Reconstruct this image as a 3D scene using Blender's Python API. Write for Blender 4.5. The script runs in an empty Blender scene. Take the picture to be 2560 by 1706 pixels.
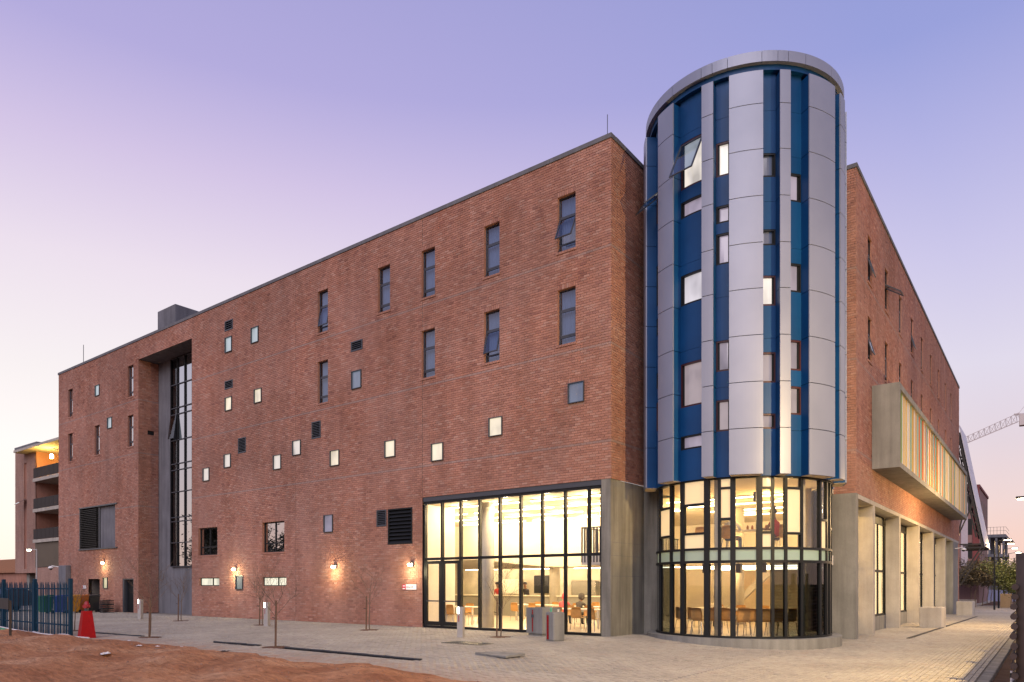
import bpy, math, random
import numpy as np
from mathutils import Vector, Matrix
R = math.radians
rnd = random.Random(7)
nrg = np.random.default_rng(7)
scene = bpy.context.scene
col = scene.collection

# ------------------------------------------------------------------ camera
# site frame: x runs along the long brick front (towards the round tower), y runs back along the right wing, metres
cam = bpy.data.cameras.new('camera'); camo = bpy.data.objects.new('camera', cam); col.objects.link(camo)
camo.location = (11.256, -20.163, 1.68); camo.rotation_euler = (R(90), 0, R(37.11))
cam.sensor_width = 36; cam.lens = 36 * 1778 / 2560; cam.shift_y = 609 / 2560
cam.clip_start = 0.05; cam.clip_end = 3000
scene.camera = camo

# ------------------------------------------------------------------ sky and light
world = bpy.data.worlds.new('World'); scene.world = world; world.use_nodes = True
wt = world.node_tree; wn = wt.nodes; wl = wt.links; wn.clear()
def N(t, **k):
    n = wn.new(t)
    for a, b in k.items(): setattr(n, a, b)
    return n
def ramp_fill(cr, stops):
    e = cr.elements
    while len(e) < len(stops): e.new(0.5)
    for i, (p, c) in enumerate(stops):
        e[i].position = p; e[i].color = (c[0], c[1], c[2], 1)
wtc = N('ShaderNodeTexCoord'); wsep = N('ShaderNodeSeparateXYZ'); wl.new(wtc.outputs['Generated'], wsep.inputs[0])
def sky_ramp(stops):
    n = N('ShaderNodeValToRGB'); ramp_fill(n.color_ramp, stops); wl.new(wsep.outputs['Z'], n.inputs[0]); return n
# dusk sky: towards the sunset, and away from it
glow = sky_ramp([(0, (1.0, .90, .80)), (.075, (1.02, .96, .90)), (.165, (1.0, .97, .955)), (.25, (.93, .88, .89)), (.37, (.87, .765, .85)), (.474, (.71, .58, .79)), (.56, (.52, .435, .73)), (1, (.26, .25, .53))])
away = sky_ramp([(0, (.92, .60, .50)), (.05, (.94, .66, .58)), (.10, (.87, .68, .665)), (.166, (.775, .665, .73)), (.252, (.75, .70, .83)), (.371, (.60, .57, .82)), (.474, (.45, .45, .77)), (.56, (.32, .355, .71)), (1, (.17, .21, .51))])
SUNSET = Vector((-0.9, 0.44, 0)).normalized()
wdot = N('ShaderNodeVectorMath', operation='DOT_PRODUCT'); wl.new(wtc.outputs['Generated'], wdot.inputs[0]); wdot.inputs[1].default_value = SUNSET
wmap = N('ShaderNodeMapRange', interpolation_type='LINEAR'); wl.new(wdot.outputs['Value'], wmap.inputs[0])
wmap.inputs[1].default_value = 0.48; wmap.inputs[2].default_value = 1.0
wmix = N('ShaderNodeMix', data_type='RGBA'); wl.new(wmap.outputs[0], wmix.inputs[0]); wl.new(away.outputs[0], wmix.inputs[6]); wl.new(glow.outputs[0], wmix.inputs[7])
nish = N('ShaderNodeTexSky', sky_type='NISHITA'); nish.sun_disc = False; nish.sun_elevation = R(1.0); nish.sun_rotation = R(-80)
nsc = N('ShaderNodeMix', data_type='RGBA', blend_type='ADD'); nsc.inputs[0].default_value = 0.01
wl.new(wmix.outputs[2], nsc.inputs[6]); wl.new(nish.outputs[0], nsc.inputs[7])
bg = N('ShaderNodeBackground'); bg.inputs[1].default_value = 1.0; wl.new(nsc.outputs[2], bg.inputs[0])
wout = N('ShaderNodeOutputWorld'); wl.new(bg.outputs[0], wout.inputs[0])

sun = bpy.data.lights.new('sun', 'SUN'); sun.energy = 1.95; sun.angle = R(50); sun.color = (1.0, 0.90, 0.92)  # soft fill added from behind the view, standing in for afterglow
fill_suno = bpy.data.objects.new('sun', sun); col.objects.link(fill_suno); fill_suno.location = (0, -40, 40)
fill_suno.rotation_euler = Vector((-0.29, 0.74, -0.58)).to_track_quat('-Z', 'Y').to_euler()
vs = scene.view_settings; vs.view_transform = 'Standard'; vs.look = 'None'; vs.exposure = 0.0; vs.gamma = 1.0
cy = scene.cycles; cy.use_denoising = True; cy.max_bounces = 8; cy.diffuse_bounces = 4; cy.glossy_bounces = 4; cy.transmission_bounces = 6
cy.transparent_max_bounces = 16; cy.sample_clamp_indirect = 4.0; cy.caustics_reflective = False; cy.caustics_refractive = False
cy.use_light_tree = True

# ------------------------------------------------------------------ materials
MATS = {}
class NT:
    def __init__(s, name):
        s.m = bpy.data.materials.new(name); s.m.use_nodes = True; s.t = s.m.node_tree; s.n = s.t.nodes; s.l = s.t.links; s.n.clear()
        s.out = s.n.new('ShaderNodeOutputMaterial'); s.p = s.n.new('ShaderNodeBsdfPrincipled'); s.l.new(s.p.outputs[0], s.out.inputs[0])
    def a(s, t, **k):
        n = s.n.new(t)
        for x, y in k.items(): setattr(n, x, y)
        return n
    def noise(s, scale, detail=4, rough=.55, stretch=None, coord='Object'):
        tc = s.a('ShaderNodeTexCoord'); n = s.a('ShaderNodeTexNoise'); n.inputs['Scale'].default_value = scale
        n.inputs['Detail'].default_value = detail; n.inputs['Roughness'].default_value = rough
        if stretch:
            mp = s.a('ShaderNodeMapping'); mp.inputs['Scale'].default_value = stretch; s.l.new(tc.outputs[coord], mp.inputs[0]); s.l.new(mp.outputs[0], n.inputs['Vector'])
        else: s.l.new(tc.outputs[coord], n.inputs['Vector'])
        return n.outputs['Fac']
    def ramp(s, fac, stops):
        n = s.a('ShaderNodeValToRGB'); ramp_fill(n.color_ramp, [(p, c if not isinstance(c, (int, float)) else (c, c, c)) for p, c in stops]); s.l.new(fac, n.inputs[0]); return n.outputs[0]
    def mix(s, f, a, b, mode='MIX'):
        n = s.a('ShaderNodeMix', data_type='RGBA', blend_type=mode)
        for i, v in ((0, f), (6, a), (7, b)):
            if hasattr(v, 'links'): s.l.new(v, n.inputs[i])
            elif i == 0: n.inputs[0].default_value = v
            else: n.inputs[i].default_value = (v[0], v[1], v[2], 1)
        return n.outputs[2]
    def base(s, v):
        if hasattr(v, 'links'): s.l.new(v, s.p.inputs['Base Color'])
        else: s.p.inputs['Base Color'].default_value = (v[0], v[1], v[2], 1)
    def bump(s, h, strength=.3, dist=.01):
        b = s.a('ShaderNodeBump'); b.inputs['Strength'].default_value = strength; b.inputs['Distance'].default_value = dist
        s.l.new(h, b.inputs['Height']); s.l.new(b.outputs[0], s.p.inputs['Normal'])
    def set(s, **k):
        for a, b in k.items(): s.p.inputs[a.replace('_', ' ')].default_value = b
        return s
def mat(name, c, rough=.6, metal=0, var=.12, scale=6, emit=None, estr=0, spec=.5):
    if name in MATS: return MATS[name]
    t = NT(name)
    if var > 0:
        f = t.noise(scale); t.base(t.ramp(f, [(.25, tuple(x * (1 - var) for x in c)), (.75, tuple(min(1, x * (1 + var)) for x in c))]))
    else: t.base(c)
    t.p.inputs['Roughness'].default_value = rough; t.p.inputs['Metallic'].default_value = metal; t.p.inputs['Specular IOR Level'].default_value = spec
    if emit: t.p.inputs['Emission Color'].default_value = (*emit, 1); t.p.inputs['Emission Strength'].default_value = estr
    MATS[name] = t.m; return t.m
def emis(name, c, s):
    if name in MATS: return MATS[name]
    t = NT(name); t.base((.1, .1, .1)); t.p.inputs['Emission Color'].default_value = (*c, 1); t.p.inputs['Emission Strength'].default_value = s
    MATS[name] = t.m; return t.m
def brick_mat(name, attr=True):
    t = NT(name)
    if attr:
        at = t.a('ShaderNodeAttribute'); at.attribute_name = 'bcol'; c = at.outputs['Color']
    else: c = (.37, .175, .12)
    big = t.noise(.35, 5, .6); fine = t.noise(28, 3)
    c = t.mix(t.ramp(big, [(.36, 0), (.8, .5)]), c, (.44, .28, .235))
    rn = t.noise(1.3, 5, .65, (1, 1, .22))
    c = t.mix(1.0, c, t.ramp(rn, [(.28, .74), (.6, 1.0)]), 'MULTIPLY'); bt = t.noise(.13, 3, .5, (1, 1, 1.6)); c = t.mix(1.0, c, t.ramp(bt, [(.35, .84), (.65, 1.1)]), 'MULTIPLY')
    c = t.mix(1.0, c, t.ramp(fine, [(.3, .82), (.7, 1.12)]), 'MULTIPLY')
    t.base(c); t.set(Roughness=.88, Specular_IOR_Level=.25); t.bump(fine, .4, .004)
    MATS[name] = t.m; return t.m
def concrete(name, c, streak=.25, board=0):
    t = NT(name)
    a = t.noise(1.1, 6, .6); b = t.noise(2.2, 5, .6, (1.5, 1.5, .12)); f = t.noise(45, 3)
    k = t.ramp(a, [(.3, tuple(x * .84 for x in c)), (.7, tuple(x * 1.12 for x in c))])
    k = t.mix(1.0, k, t.ramp(b, [(.3, 1 - streak), (.62, 1.05)]), 'MULTIPLY'); k = t.mix(1.0, k, t.ramp(f, [(.3, .9), (.7, 1.06)]), 'MULTIPLY')
    t.base(k); t.set(Roughness=.82, Specular_IOR_Level=.3); t.bump(f, .35, .004)
    MATS[name] = t.m; return t.m
def glass(name, tint=(.93, .95, .93), ior=1.5, rough=.0, boost=1.0):
    t = NT(name); t.n.remove(t.p)
    tr = t.a('ShaderNodeBsdfTransparent'); tr.inputs[0].default_value = (*tint, 1)
    gl = t.a('ShaderNodeBsdfGlossy'); gl.inputs['Roughness'].default_value = rough; gl.inputs[0].default_value = (.95, .97, 1, 1)
    ge = t.a('ShaderNodeNewGeometry'); dp = t.a('ShaderNodeVectorMath', operation='DOT_PRODUCT'); t.l.new(ge.outputs['Normal'], dp.inputs[0]); t.l.new(ge.outputs['Incoming'], dp.inputs[1])
    def ma(op, x, y=None):
        n = t.a('ShaderNodeMath', operation=op); n.use_clamp = op == 'MULTIPLY_ADD'
        for i, q in enumerate((x, y)):
            if q is None: continue
            if hasattr(q, 'links'): t.l.new(q, n.inputs[i])
            else: n.inputs[i].default_value = q
        return n
    f0 = ((ior - 1) / (ior + 1)) ** 2 * boost
    mu = ma('MULTIPLY_ADD', ma('POWER', ma('SUBTRACT', 1.0, ma('ABSOLUTE', dp.outputs['Value']).outputs[0]).outputs[0], 5.0).outputs[0], max(0, 1 - f0)); mu.inputs[2].default_value = min(f0, .95)
    mx = t.a('ShaderNodeMixShader'); t.l.new(mu.outputs[0], mx.inputs[0]); t.l.new(tr.outputs[0], mx.inputs[1]); t.l.new(gl.outputs[0], mx.inputs[2]); t.l.new(mx.outputs[0], t.out.inputs[0])
    MATS[name] = t.m; return t.m
def frosted(name, c, gloss=.08, glow=0.0):
    t = NT(name); t.n.remove(t.p)
    tl = t.a('ShaderNodeBsdfTranslucent'); tl.inputs[0].default_value = (*c, 1)
    df = t.a('ShaderNodeBsdfDiffuse'); df.inputs[0].default_value = (*c, 1)
    gl = t.a('ShaderNodeBsdfGlossy'); gl.inputs['Roughness'].default_value = .12
    m1 = t.a('ShaderNodeMixShader'); m1.inputs[0].default_value = .25; t.l.new(tl.outputs[0], m1.inputs[1]); t.l.new(df.outputs[0], m1.inputs[2])
    em = t.a('ShaderNodeEmission'); em.inputs[0].default_value = (1.0, .84, .56, 1); em.inputs[1].default_value = glow  # emission brightens the pane in place of room light shining through
    ad = t.a('ShaderNodeAddShader'); t.l.new(m1.outputs[0], ad.inputs[0]); t.l.new(em.outputs[0], ad.inputs[1])
    m2 = t.a('ShaderNodeMixShader'); m2.inputs[0].default_value = gloss; t.l.new(ad.outputs[0], m2.inputs[1]); t.l.new(gl.outputs[0], m2.inputs[2]); t.l.new(m2.outputs[0], t.out.inputs[0])
    MATS[name] = t.m; return t.m
def glow_pane(name, c, s, base=(.10, .10, .12), rough=.06):
    t = NT(name); f = t.noise(1.7, 2, .5, (1, 1, .55)); t.base(base); t.set(Roughness=rough, Specular_IOR_Level=.8)
    t.l.new(t.ramp(f, [(.28, tuple(x * .48 for x in c)), (.5, tuple(x * .85 for x in c)), (.72, c)]), t.p.inputs['Emission Color']); t.p.inputs['Emission Strength'].default_value = s  # uneven emission stands in for the interiors behind the glass
    MATS[name] = t.m; return t.m
BRICK = brick_mat('brick'); BRICKP = brick_mat('brick_reveal', False)
MORTAR = mat('mortar', (.27, .165, .125), .95, var=.18, scale=3)
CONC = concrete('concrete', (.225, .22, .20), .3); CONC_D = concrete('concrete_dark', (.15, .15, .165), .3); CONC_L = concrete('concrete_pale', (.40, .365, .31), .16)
DARK = mat('dark_frame', (.012, .013, .014), .45, var=.05, spec=.25); STEEL = mat('grey_frame', (.060, .066, .078), .4, .3, var=.05)
GLASS = glass('clear_glass', (.97, .965, .93)); GLASS_T = glass('darkened_glass', (.42, .46, .47), 1.55, 0, 1.25); GLASS_W = glass('window_glass', (.40, .48, .60), 1.6, 0, 2.6)
FROST = frosted('frosted_glass', (.93, .84, .64), .06, .26); FROST_G = frosted('green_frosted_glass', (.58, .76, .70), .12, .10)
SILVER = NT('silver_panel'); _f = SILVER.noise(.6, 3); SILVER.base(SILVER.ramp(_f, [(.3, (.225, .245, .315)), (.7, (.26, .28, .355))])); SILVER.set(Roughness=.46, Metallic=.32); SILVER = SILVER.m
BLUE = NT('blue_panel'); _f = BLUE.noise(.8, 3); BLUE.base(BLUE.ramp(_f, [(.3, (.002, .042, .135)), (.7, (.003, .058, .18))])); BLUE.set(Roughness=.45, Specular_IOR_Level=.3); BLUE = BLUE.m
WHITEW = mat('white_interior', (.82, .76, .66), .8, var=.04); CREAM = mat('cream_interior', (.72, .60, .42), .8, var=.06)
FLOORI = mat('interior_floor', (.66, .56, .42), .35, var=.08, scale=2); WOODC = mat('chair_wood', (.50, .27, .09), .45, var=.16, scale=9); CHROME = mat('chrome_leg', (.55, .55, .55), .25, .9, var=0)
TABLE = mat('table_white', (.74, .68, .56), .4, var=.05); TUBE = emis('tube_light', (1.0, .84, .60), 12.0)
CURT = mat('curtain_cloth', (.50, .52, .58), .9, var=.05); DIM = mat('dim_room', (.10, .09, .085), .9, var=.1)  # dim_room: dark base colour stands in for unlit rooms
RUST = mat('red_paint', (.30, .003, .006), .6, var=.14, scale=3, spec=.15)
WOODB = mat('bark_wood', (.12, .085, .06), .85, var=.3, scale=12); STAKEW = mat('stake_wood', (.11, .06, .035), .8, var=.25, scale=12)

# ------------------------------------------------------------------ mesh helpers
FRONT = lambda s, d, z: (s, -d, z)            # long front, y = 0, looks to -y
def plane_a(a0): return lambda s, d, z: (a0 + d, s, z)      # walls that look to +x
def plane_b(b0): return lambda s, d, z: (s, b0 - d, z)      # walls that look to -y
IDENT = lambda x, y, z: (x, y, z)
class MB:
    def __init__(s, pl=IDENT): s.v = []; s.f = []; s.pl = pl; s.sm = False
    def add(s, vs, fs):
        o = len(s.v); s.v += [s.pl(*p) for p in vs]; s.f += [tuple(i + o for i in f) for f in fs]; return s
    def box(s, x0, x1, y0, y1, z0, z1):
        return s.add([(x0, y0, z0), (x1, y0, z0), (x1, y1, z0), (x0, y1, z0), (x0, y0, z1), (x1, y0, z1), (x1, y1, z1), (x0, y1, z1)],
                     [(0, 3, 2, 1), (4, 5, 6, 7), (0, 1, 5, 4), (1, 2, 6, 5), (2, 3, 7, 6), (3, 0, 4, 7)])
    def bbox(s, x0, x1, y0, y1, z0, z1, b=.02):      # box with chamfered vertical and top edges
        def ring(i, z): return [(x0 + b + i, y0 + i, z), (x1 - b - i, y0 + i, z), (x1 - i, y0 + b + i, z), (x1 - i, y1 - b - i, z), (x1 - b - i, y1 - i, z), (x0 + b + i, y1 - i, z), (x0 + i, y1 - b - i, z), (x0 + i, y0 + b + i, z)]
        v = ring(0, z0) + ring(0, z1 - b) + ring(b, z1); f = [tuple(range(7, -1, -1)), tuple(range(16, 24))]
        for k in (0, 8):
            for i in range(8): j = (i + 1) % 8; f.append((k + i, k + j, k + 8 + j, k + 8 + i))
        return s.add(v, f)
    def quad(s, a, b, c, d): return s.add([a, b, c, d], [(0, 1, 2, 3)])
    def prism(s, poly, z0, z1):
        n = len(poly); v = [(x, y, z0) for x, y in poly] + [(x, y, z1) for x, y in poly]
        return s.add(v, [tuple(range(n - 1, -1, -1)), tuple(range(n, 2 * n))] + [(i, (i + 1) % n, n + (i + 1) % n, n + i) for i in range(n)])
    def tube(s, pts, rad, n=6, cap=True):
        pts = [Vector(p) for p in pts]; rad = rad if isinstance(rad, (list, tuple)) else [rad] * len(pts); o = []; 
        for i, p in enumerate(pts):
            t = (pts[min(i + 1, len(pts) - 1)] - pts[max(i - 1, 0)]).normalized()
            u = t.cross(Vector((0, 0, 1)) if abs(t.z) < .9 else Vector((1, 0, 0))).normalized(); w = t.cross(u)
            o += [tuple(p + (u * math.cos(2 * math.pi * k / n) + w * math.sin(2 * math.pi * k / n)) * rad[i]) for k in range(n)]
        f = []
        for i in range(len(pts) - 1):
            for k in range(n): f.append((i * n + k, i * n + (k + 1) % n, (i + 1) * n + (k + 1) % n, (i + 1) * n + k))
        if cap: f += [tuple(range(n - 1, -1, -1)), tuple(range((len(pts) - 1) * n, len(pts) * n))]
        return s.add(o, f)
    def lathe(s, prof, n=16, c=(0, 0)):
        v = []; f = []
        for r, z in prof: v += [(c[0] + r * math.cos(2 * math.pi * k / n), c[1] + r * math.sin(2 * math.pi * k / n), z) for k in range(n)]
        for i in range(len(prof) - 1):
            for k in range(n): f.append((i * n + k, i * n + (k + 1) % n, (i + 1) * n + (k + 1) % n, (i + 1) * n + k))
        f += [tuple(range(n - 1, -1, -1)), tuple(range((len(prof) - 1) * n, len(prof) * n))]
        return s.add(v, f)
    def bar(s, p, q, w, h=None):
        p, q = Vector(p), Vector(q); h = h or w; t = (q - p).normalized()
        u = t.cross(Vector((0, 0, 1)) if abs(t.z) < .95 else Vector((1, 0, 0))).normalized() * w / 2; k = t.cross(u).normalized() * h / 2
        return s.add([tuple(x) for x in (p - u - k, p + u - k, p + u + k, p - u + k, q - u - k, q + u - k, q + u + k, q - u + k)],
                     [(0, 3, 2, 1), (4, 5, 6, 7), (0, 1, 5, 4), (1, 2, 6, 5), (2, 3, 7, 6), (3, 0, 4, 7)])
    def arc(s, r0, r1, t0, t1, z0, z1, n=None):      # curved slab about the origin, degrees
        n = n or max(1, int(abs(t1 - t0) / 2.5)); v = []; f = []
        for i in range(n + 1):
            t = R(t0 + (t1 - t0) * i / n); c_, s_ = math.cos(t), math.sin(t)
            v += [(r0 * c_, r0 * s_, z0), (r1 * c_, r1 * s_, z0), (r1 * c_, r1 * s_, z1), (r0 * c_, r0 * s_, z1)]
        for i in range(n):
            a = 4 * i; b = a + 4
            f += [(a, a + 1, b + 1, b), (a + 1, a + 2, b + 2, b + 1), (a + 2, a + 3, b + 3, b + 2), (a + 3, a, b, b + 3)]
        f += [(0, 3, 2, 1), (4 * n, 4 * n + 1, 4 * n + 2, 4 * n + 3)]
        return s.add(v, f)
    def mesh(s, name):
        me = bpy.data.meshes.new(name); me.from_pydata(s.v, [], s.f); me.update(); return me
    def build(s, name, m, parent=None, loc=None, smooth=False, rz=0):
        return obj(name, s.mesh(name), m, parent, loc, smooth, rz)
def obj(name, me, m, parent=None, loc=None, smooth=False, rz=0):
    if m is not None and not me.materials:
        for x in (m if isinstance(m, (list, tuple)) else [m]): me.materials.append(x)
    if smooth:
        me.polygons.foreach_set('use_smooth', [True] * len(me.polygons))
        me.update()
    o = bpy.data.objects.new(name, me); col.objects.link(o); o.parent = parent
    if loc: o.location = loc
    if rz: o.rotation_euler.z = rz
    return o
def tag(o, label, cat, group=None):
    o['label'] = label; o['category'] = cat
    if group: o['group'] = group
    return o
def thing(name, label, cat, loc=(0, 0, 0), rz=0, group=None):
    o = bpy.data.objects.new(name, None); col.objects.link(o); o.location = loc; o.rotation_euler.z = rz; o.empty_display_size = .2
    return tag(o, label, cat, group)
def struct(o, kind='structure'): o['kind'] = kind; return o
def clone(o, parent=None):
    c = o.copy(); col.objects.link(c); c.parent = parent
    for k in o.children: clone(k, c)
    return c
def np_mesh(name, V, F, colr=None):
    me = bpy.data.meshes.new(name); nv, nf = len(V), len(F); k = F.shape[1]
    me.vertices.add(nv); me.vertices.foreach_set('co', V.astype(np.float32).ravel())
    me.loops.add(nf * k); me.loops.foreach_set('vertex_index', F.astype(np.int32).ravel())
    me.polygons.add(nf); me.polygons.foreach_set('loop_start', np.arange(0, nf * k, k, dtype=np.int32))
    me.update(calc_edges=True)
    if colr is not None:
        at = me.attributes.new('bcol', 'FLOAT_COLOR', 'POINT'); at.data.foreach_set('color', np.concatenate([colr, np.ones((nv, 1))], 1).astype(np.float32).ravel())
    me.shade_flat(); return me
def sm(x): x = min(1, max(0, x)); return x * x * (3 - 2 * x)
def gz(x, y): return -.2 * sm(x / 6) - .005 * max(0, y - 6) * sm(x / 6)      # the paving falls gently towards the right
def point_light(name, loc, energy, color, radius=.05, parent=None):
    l = bpy.data.lights.new(name, 'POINT'); l.energy = energy; l.color = color; l.shadow_soft_size = radius
    o = bpy.data.objects.new(name, l); col.objects.link(o); o.location = loc; o.parent = parent; return o

# ------------------------------------------------------------------ brickwork
CO = .085
def zc(z): return round(z / CO) * CO
PAL = np.array([(.40, .188, .130), (.375, .172, .116), (.42, .208, .146), (.345, .153, .105), (.435, .24, .178), (.385, .175, .116), (.29, .125, .09)])
PW = np.array([.24, .22, .16, .13, .09, .12, .04])
BANDS = [zc(12.55), zc(9.42), zc(6.32)]
def bricks(S0, S1, Z0, Z1, holes, soldier=True):
    out = []      # s0, s1, z0, z1, kind
    r = 0; z = zc(Z0)
    while z < Z1 - .03:
        zt = min(z + CO, Z1); zm = (z + zt) / 2; cuts = [(S0, S1)]
        for (a, b, c, d, lint) in holes:
            if c - (CO if lint else 0) < zm < d + (.17 if lint else 0):
                e = .0; nc = []
                for (p, q) in cuts:
                    if b <= p or a >= q: nc.append((p, q))
                    else:
                        if a > p: nc.append((p, a))
                        if b < q: nc.append((b, q))
                cuts = nc
        off = (r % 2) * .115
        for (p, q) in cuts:
            k = math.floor((p - off) / .23)
            while True:
                s0 = max(p, off + k * .23); s1 = min(q, off + (k + 1) * .23)
                if s0 >= q - .02: break
                if s1 - s0 > .03: out.append((s0 + .005, s1 - .005, z + .005, zt - .006, 1 if any(abs(z - b) < .01 for b in BANDS) else 0))
                k += 1
        r += 1; z += CO
    for (a, b, c, d, lint) in holes:
        if lint:      # soldier bricks over the head
            n = max(1, round((b - a) / .085)); w = (b - a) / n
            for i in range(n): out.append((a + i * w + .005, a + (i + 1) * w - .005, d + .005, d + .164, 0))
    return np.array(out)
def brick_arrays(B, pl, depth=.013):
    n = len(B); c = PAL[nrg.choice(len(PAL), n, p=PW)] * (1 + nrg.normal(0, .07, (n, 1)))
    c[B[:, 4] == 1] = c[B[:, 4] == 1] * .45 + np.array((.30, .25, .23)) * .55
    d = nrg.normal(0, .0016, n); i = .003
    s0, s1, z0, z1 = B[:, 0], B[:, 1], B[:, 2], B[:, 3]
    P = np.empty((n, 8, 3))
    for k, (s, z) in enumerate(((s0, z0), (s1, z0), (s1, z1), (s0, z1))):
        P[:, k, 0] = s; P[:, k, 1] = -depth; P[:, k, 2] = z
        P[:, k + 4, 0] = s + (i if k in (0, 3) else -i); P[:, k + 4, 1] = d; P[:, k + 4, 2] = z + (i if k < 2 else -i)
    V = np.stack(pl(P[:, :, 0], P[:, :, 1], P[:, :, 2]), -1).reshape(-1, 3) if True else None
    q = np.array([(4, 5, 6, 7), (0, 1, 5, 4), (1, 2, 6, 5), (2, 3, 7, 6), (3, 0, 4, 7)])
    F = (q[None] + (np.arange(n) * 8)[:, None, None]).reshape(-1, 4)
    return V, F, np.repeat(c, 8, 0)
def np_pl(kind, v):
    if kind == 'b': return lambda s, d, z: (s, v - d, z)
    return lambda s, d, z: (v + d, s, z)
def wall_face(pl, S0, S1, Z0, Z1, holes, depth=.25, d0=-.013):
    mb = MB(pl); ss = sorted({S0, S1, *[h[0] for h in holes], *[h[1] for h in holes]}); zs = sorted({Z0, Z1, *[h[2] for h in holes], *[h[3] for h in holes]})
    for j in range(len(zs) - 1):
        run = None
        for i in range(len(ss)):
            solid = False
            if i < len(ss) - 1:
                m, w = (ss[i] + ss[i + 1]) / 2, (zs[j] + zs[j + 1]) / 2
                solid = not any(h[0] < m < h[1] and h[2] < w < h[3] for h in holes)
            if solid and run is None: run = ss[i]
            if not solid and run is not None:
                mb.quad((run, d0, zs[j]), (ss[i], d0, zs[j]), (ss[i], d0, zs[j + 1]), (run, d0, zs[j + 1])); run = None
    return mb
def reveals(pl, holes, depth, d0=-.013):
    mb = MB(pl)
    for (a, b, c, d, *_) in holes:
        mb.quad((a, d0, c), (a, d0, d), (a, -depth, d), (a, -depth, c)); mb.quad((b, d0, c), (b, -depth, c), (b, -depth, d), (b, d0, d))
        mb.quad((a, d0, d), (b, d0, d), (b, -depth, d), (a, -depth, d)); mb.quad((a, d0, c), (a, -depth, c), (b, -depth, c), (b, d0, c))
    return mb
BRK_MESH = []
def brick_wall(name, kind, v, S0, S1, Z0, Z1, holes, parent, singles=0, label=None, depth=.22, d0=-.013):
    pl = np_pl(kind, v)
    w = wall_face(pl, S0, S1, Z0, Z1, [h for h in holes]).build(name, MORTAR, parent)
    if label: w['label'] = label
    hs = [h for h in holes if h[4] >= 0]
    for h in hs: reveals(pl, [h], depth).build('window_reveal', BRICKP, w)
    B = bricks(S0, S1, Z0, Z1, [(h[0], h[1], h[2], h[3], h[4] > 0) for h in holes])
    if singles:
        full = (B[:, 1] - B[:, 0] > .215) & (B[:, 3] - B[:, 2] < .08) & (B[:, 4] == 0)
        sx, sz = (B[:, 0] + B[:, 1]) / 2, (B[:, 2] + B[:, 3]) / 2
        X, Y, Zz = pl(sx, 0 * sx, sz); dd = (X - 11.256) ** 2 + (Y + 20.163) ** 2 + (Zz - 1.68) ** 2; dd[~full] = 1e9
        idx = np.argsort(dd)[:singles]; S = B[idx]; B = np.delete(B, idx, 0)
        if not BRK_MESH:
            for c in PAL[[0, 1, 2, 3, 4, 5, 0, 1, 2, 5]]:
                V, F, cc = brick_arrays(np.array([(-.11, .11, -.037, .037, 0)]), lambda s, d, z: (s, -d, z)); cc[:] = c * (1 + rnd.uniform(-.08, .08))
                me = np_mesh('brick', V, F, cc); me.materials.append(BRICK); BRK_MESH.append(me)
        for s in S:
            o = bpy.data.objects.new('brick', rnd.choice(BRK_MESH)); col.objects.link(o); o.parent = w
            p = pl((s[0] + s[1]) / 2, rnd.gauss(0, .0012), (s[2] + s[3]) / 2); o.location = p
            if kind == 'a': o.rotation_euler.z = R(90)
    V, F, cc = brick_arrays(B, pl); me = np_mesh('brickwork', V, F, cc); o = obj('brickwork', me, BRICK, w); struct(o, 'stuff')
    return w

# ------------------------------------------------------------------ ground, paving, kerb
def sheet(name, poly_fn, m, n=60): pass
g = MB(); XS = [-900, -300, -120, -80, -50, -44, -30, -20, -10, -4, 0, 1, 2, 3, 4, 5, 6, 8, 10.4, 14, 30, 80, 300, 900]; YS = [-900, -200, -60, -30, -20, -12, -8, -4, 0, 6, 12, 20, 30, 42, 60, 90, 150, 400, 900]
for x in XS:
    for y in YS: g.v.append((x, y, gz(x, min(y, 60)) - .09))
for i in range(len(XS) - 1):
    for j in range(len(YS) - 1): a = i * len(YS) + j; b = a + len(YS); g.f.append((a, b, b + 1, a + 1))
def soil(name, c1, c2, c3):
    t = NT(name); a = t.noise(.5, 6, .65, (1, 1, 1)); b = t.noise(7, 5, .6, (.5, 1.4, 1)); f = t.noise(60, 3)
    k = t.ramp(a, [(.3, c1), (.5, c2), (.72, c3)]); k = t.mix(1.0, k, t.ramp(b, [(.3, .62), (.68, 1.2)]), 'MULTIPLY'); k = t.mix(1.0, k, t.ramp(f, [(.3, .8), (.7, 1.1)]), 'MULTIPLY')
    t.base(k); t.set(Roughness=.95, Specular_IOR_Level=.15); t.bump(b, 1.0, .06); MATS[name] = t.m; return t.m
SOIL = soil('red_soil', (.26, .105, .050), (.38, .175, .085), (.48, .27, .15)); SOIL_D = soil('dark_soil', (.09, .045, .03), (.14, .075, .05), (.19, .11, .08))
struct(g.build('ground', SOIL_D))

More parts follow.
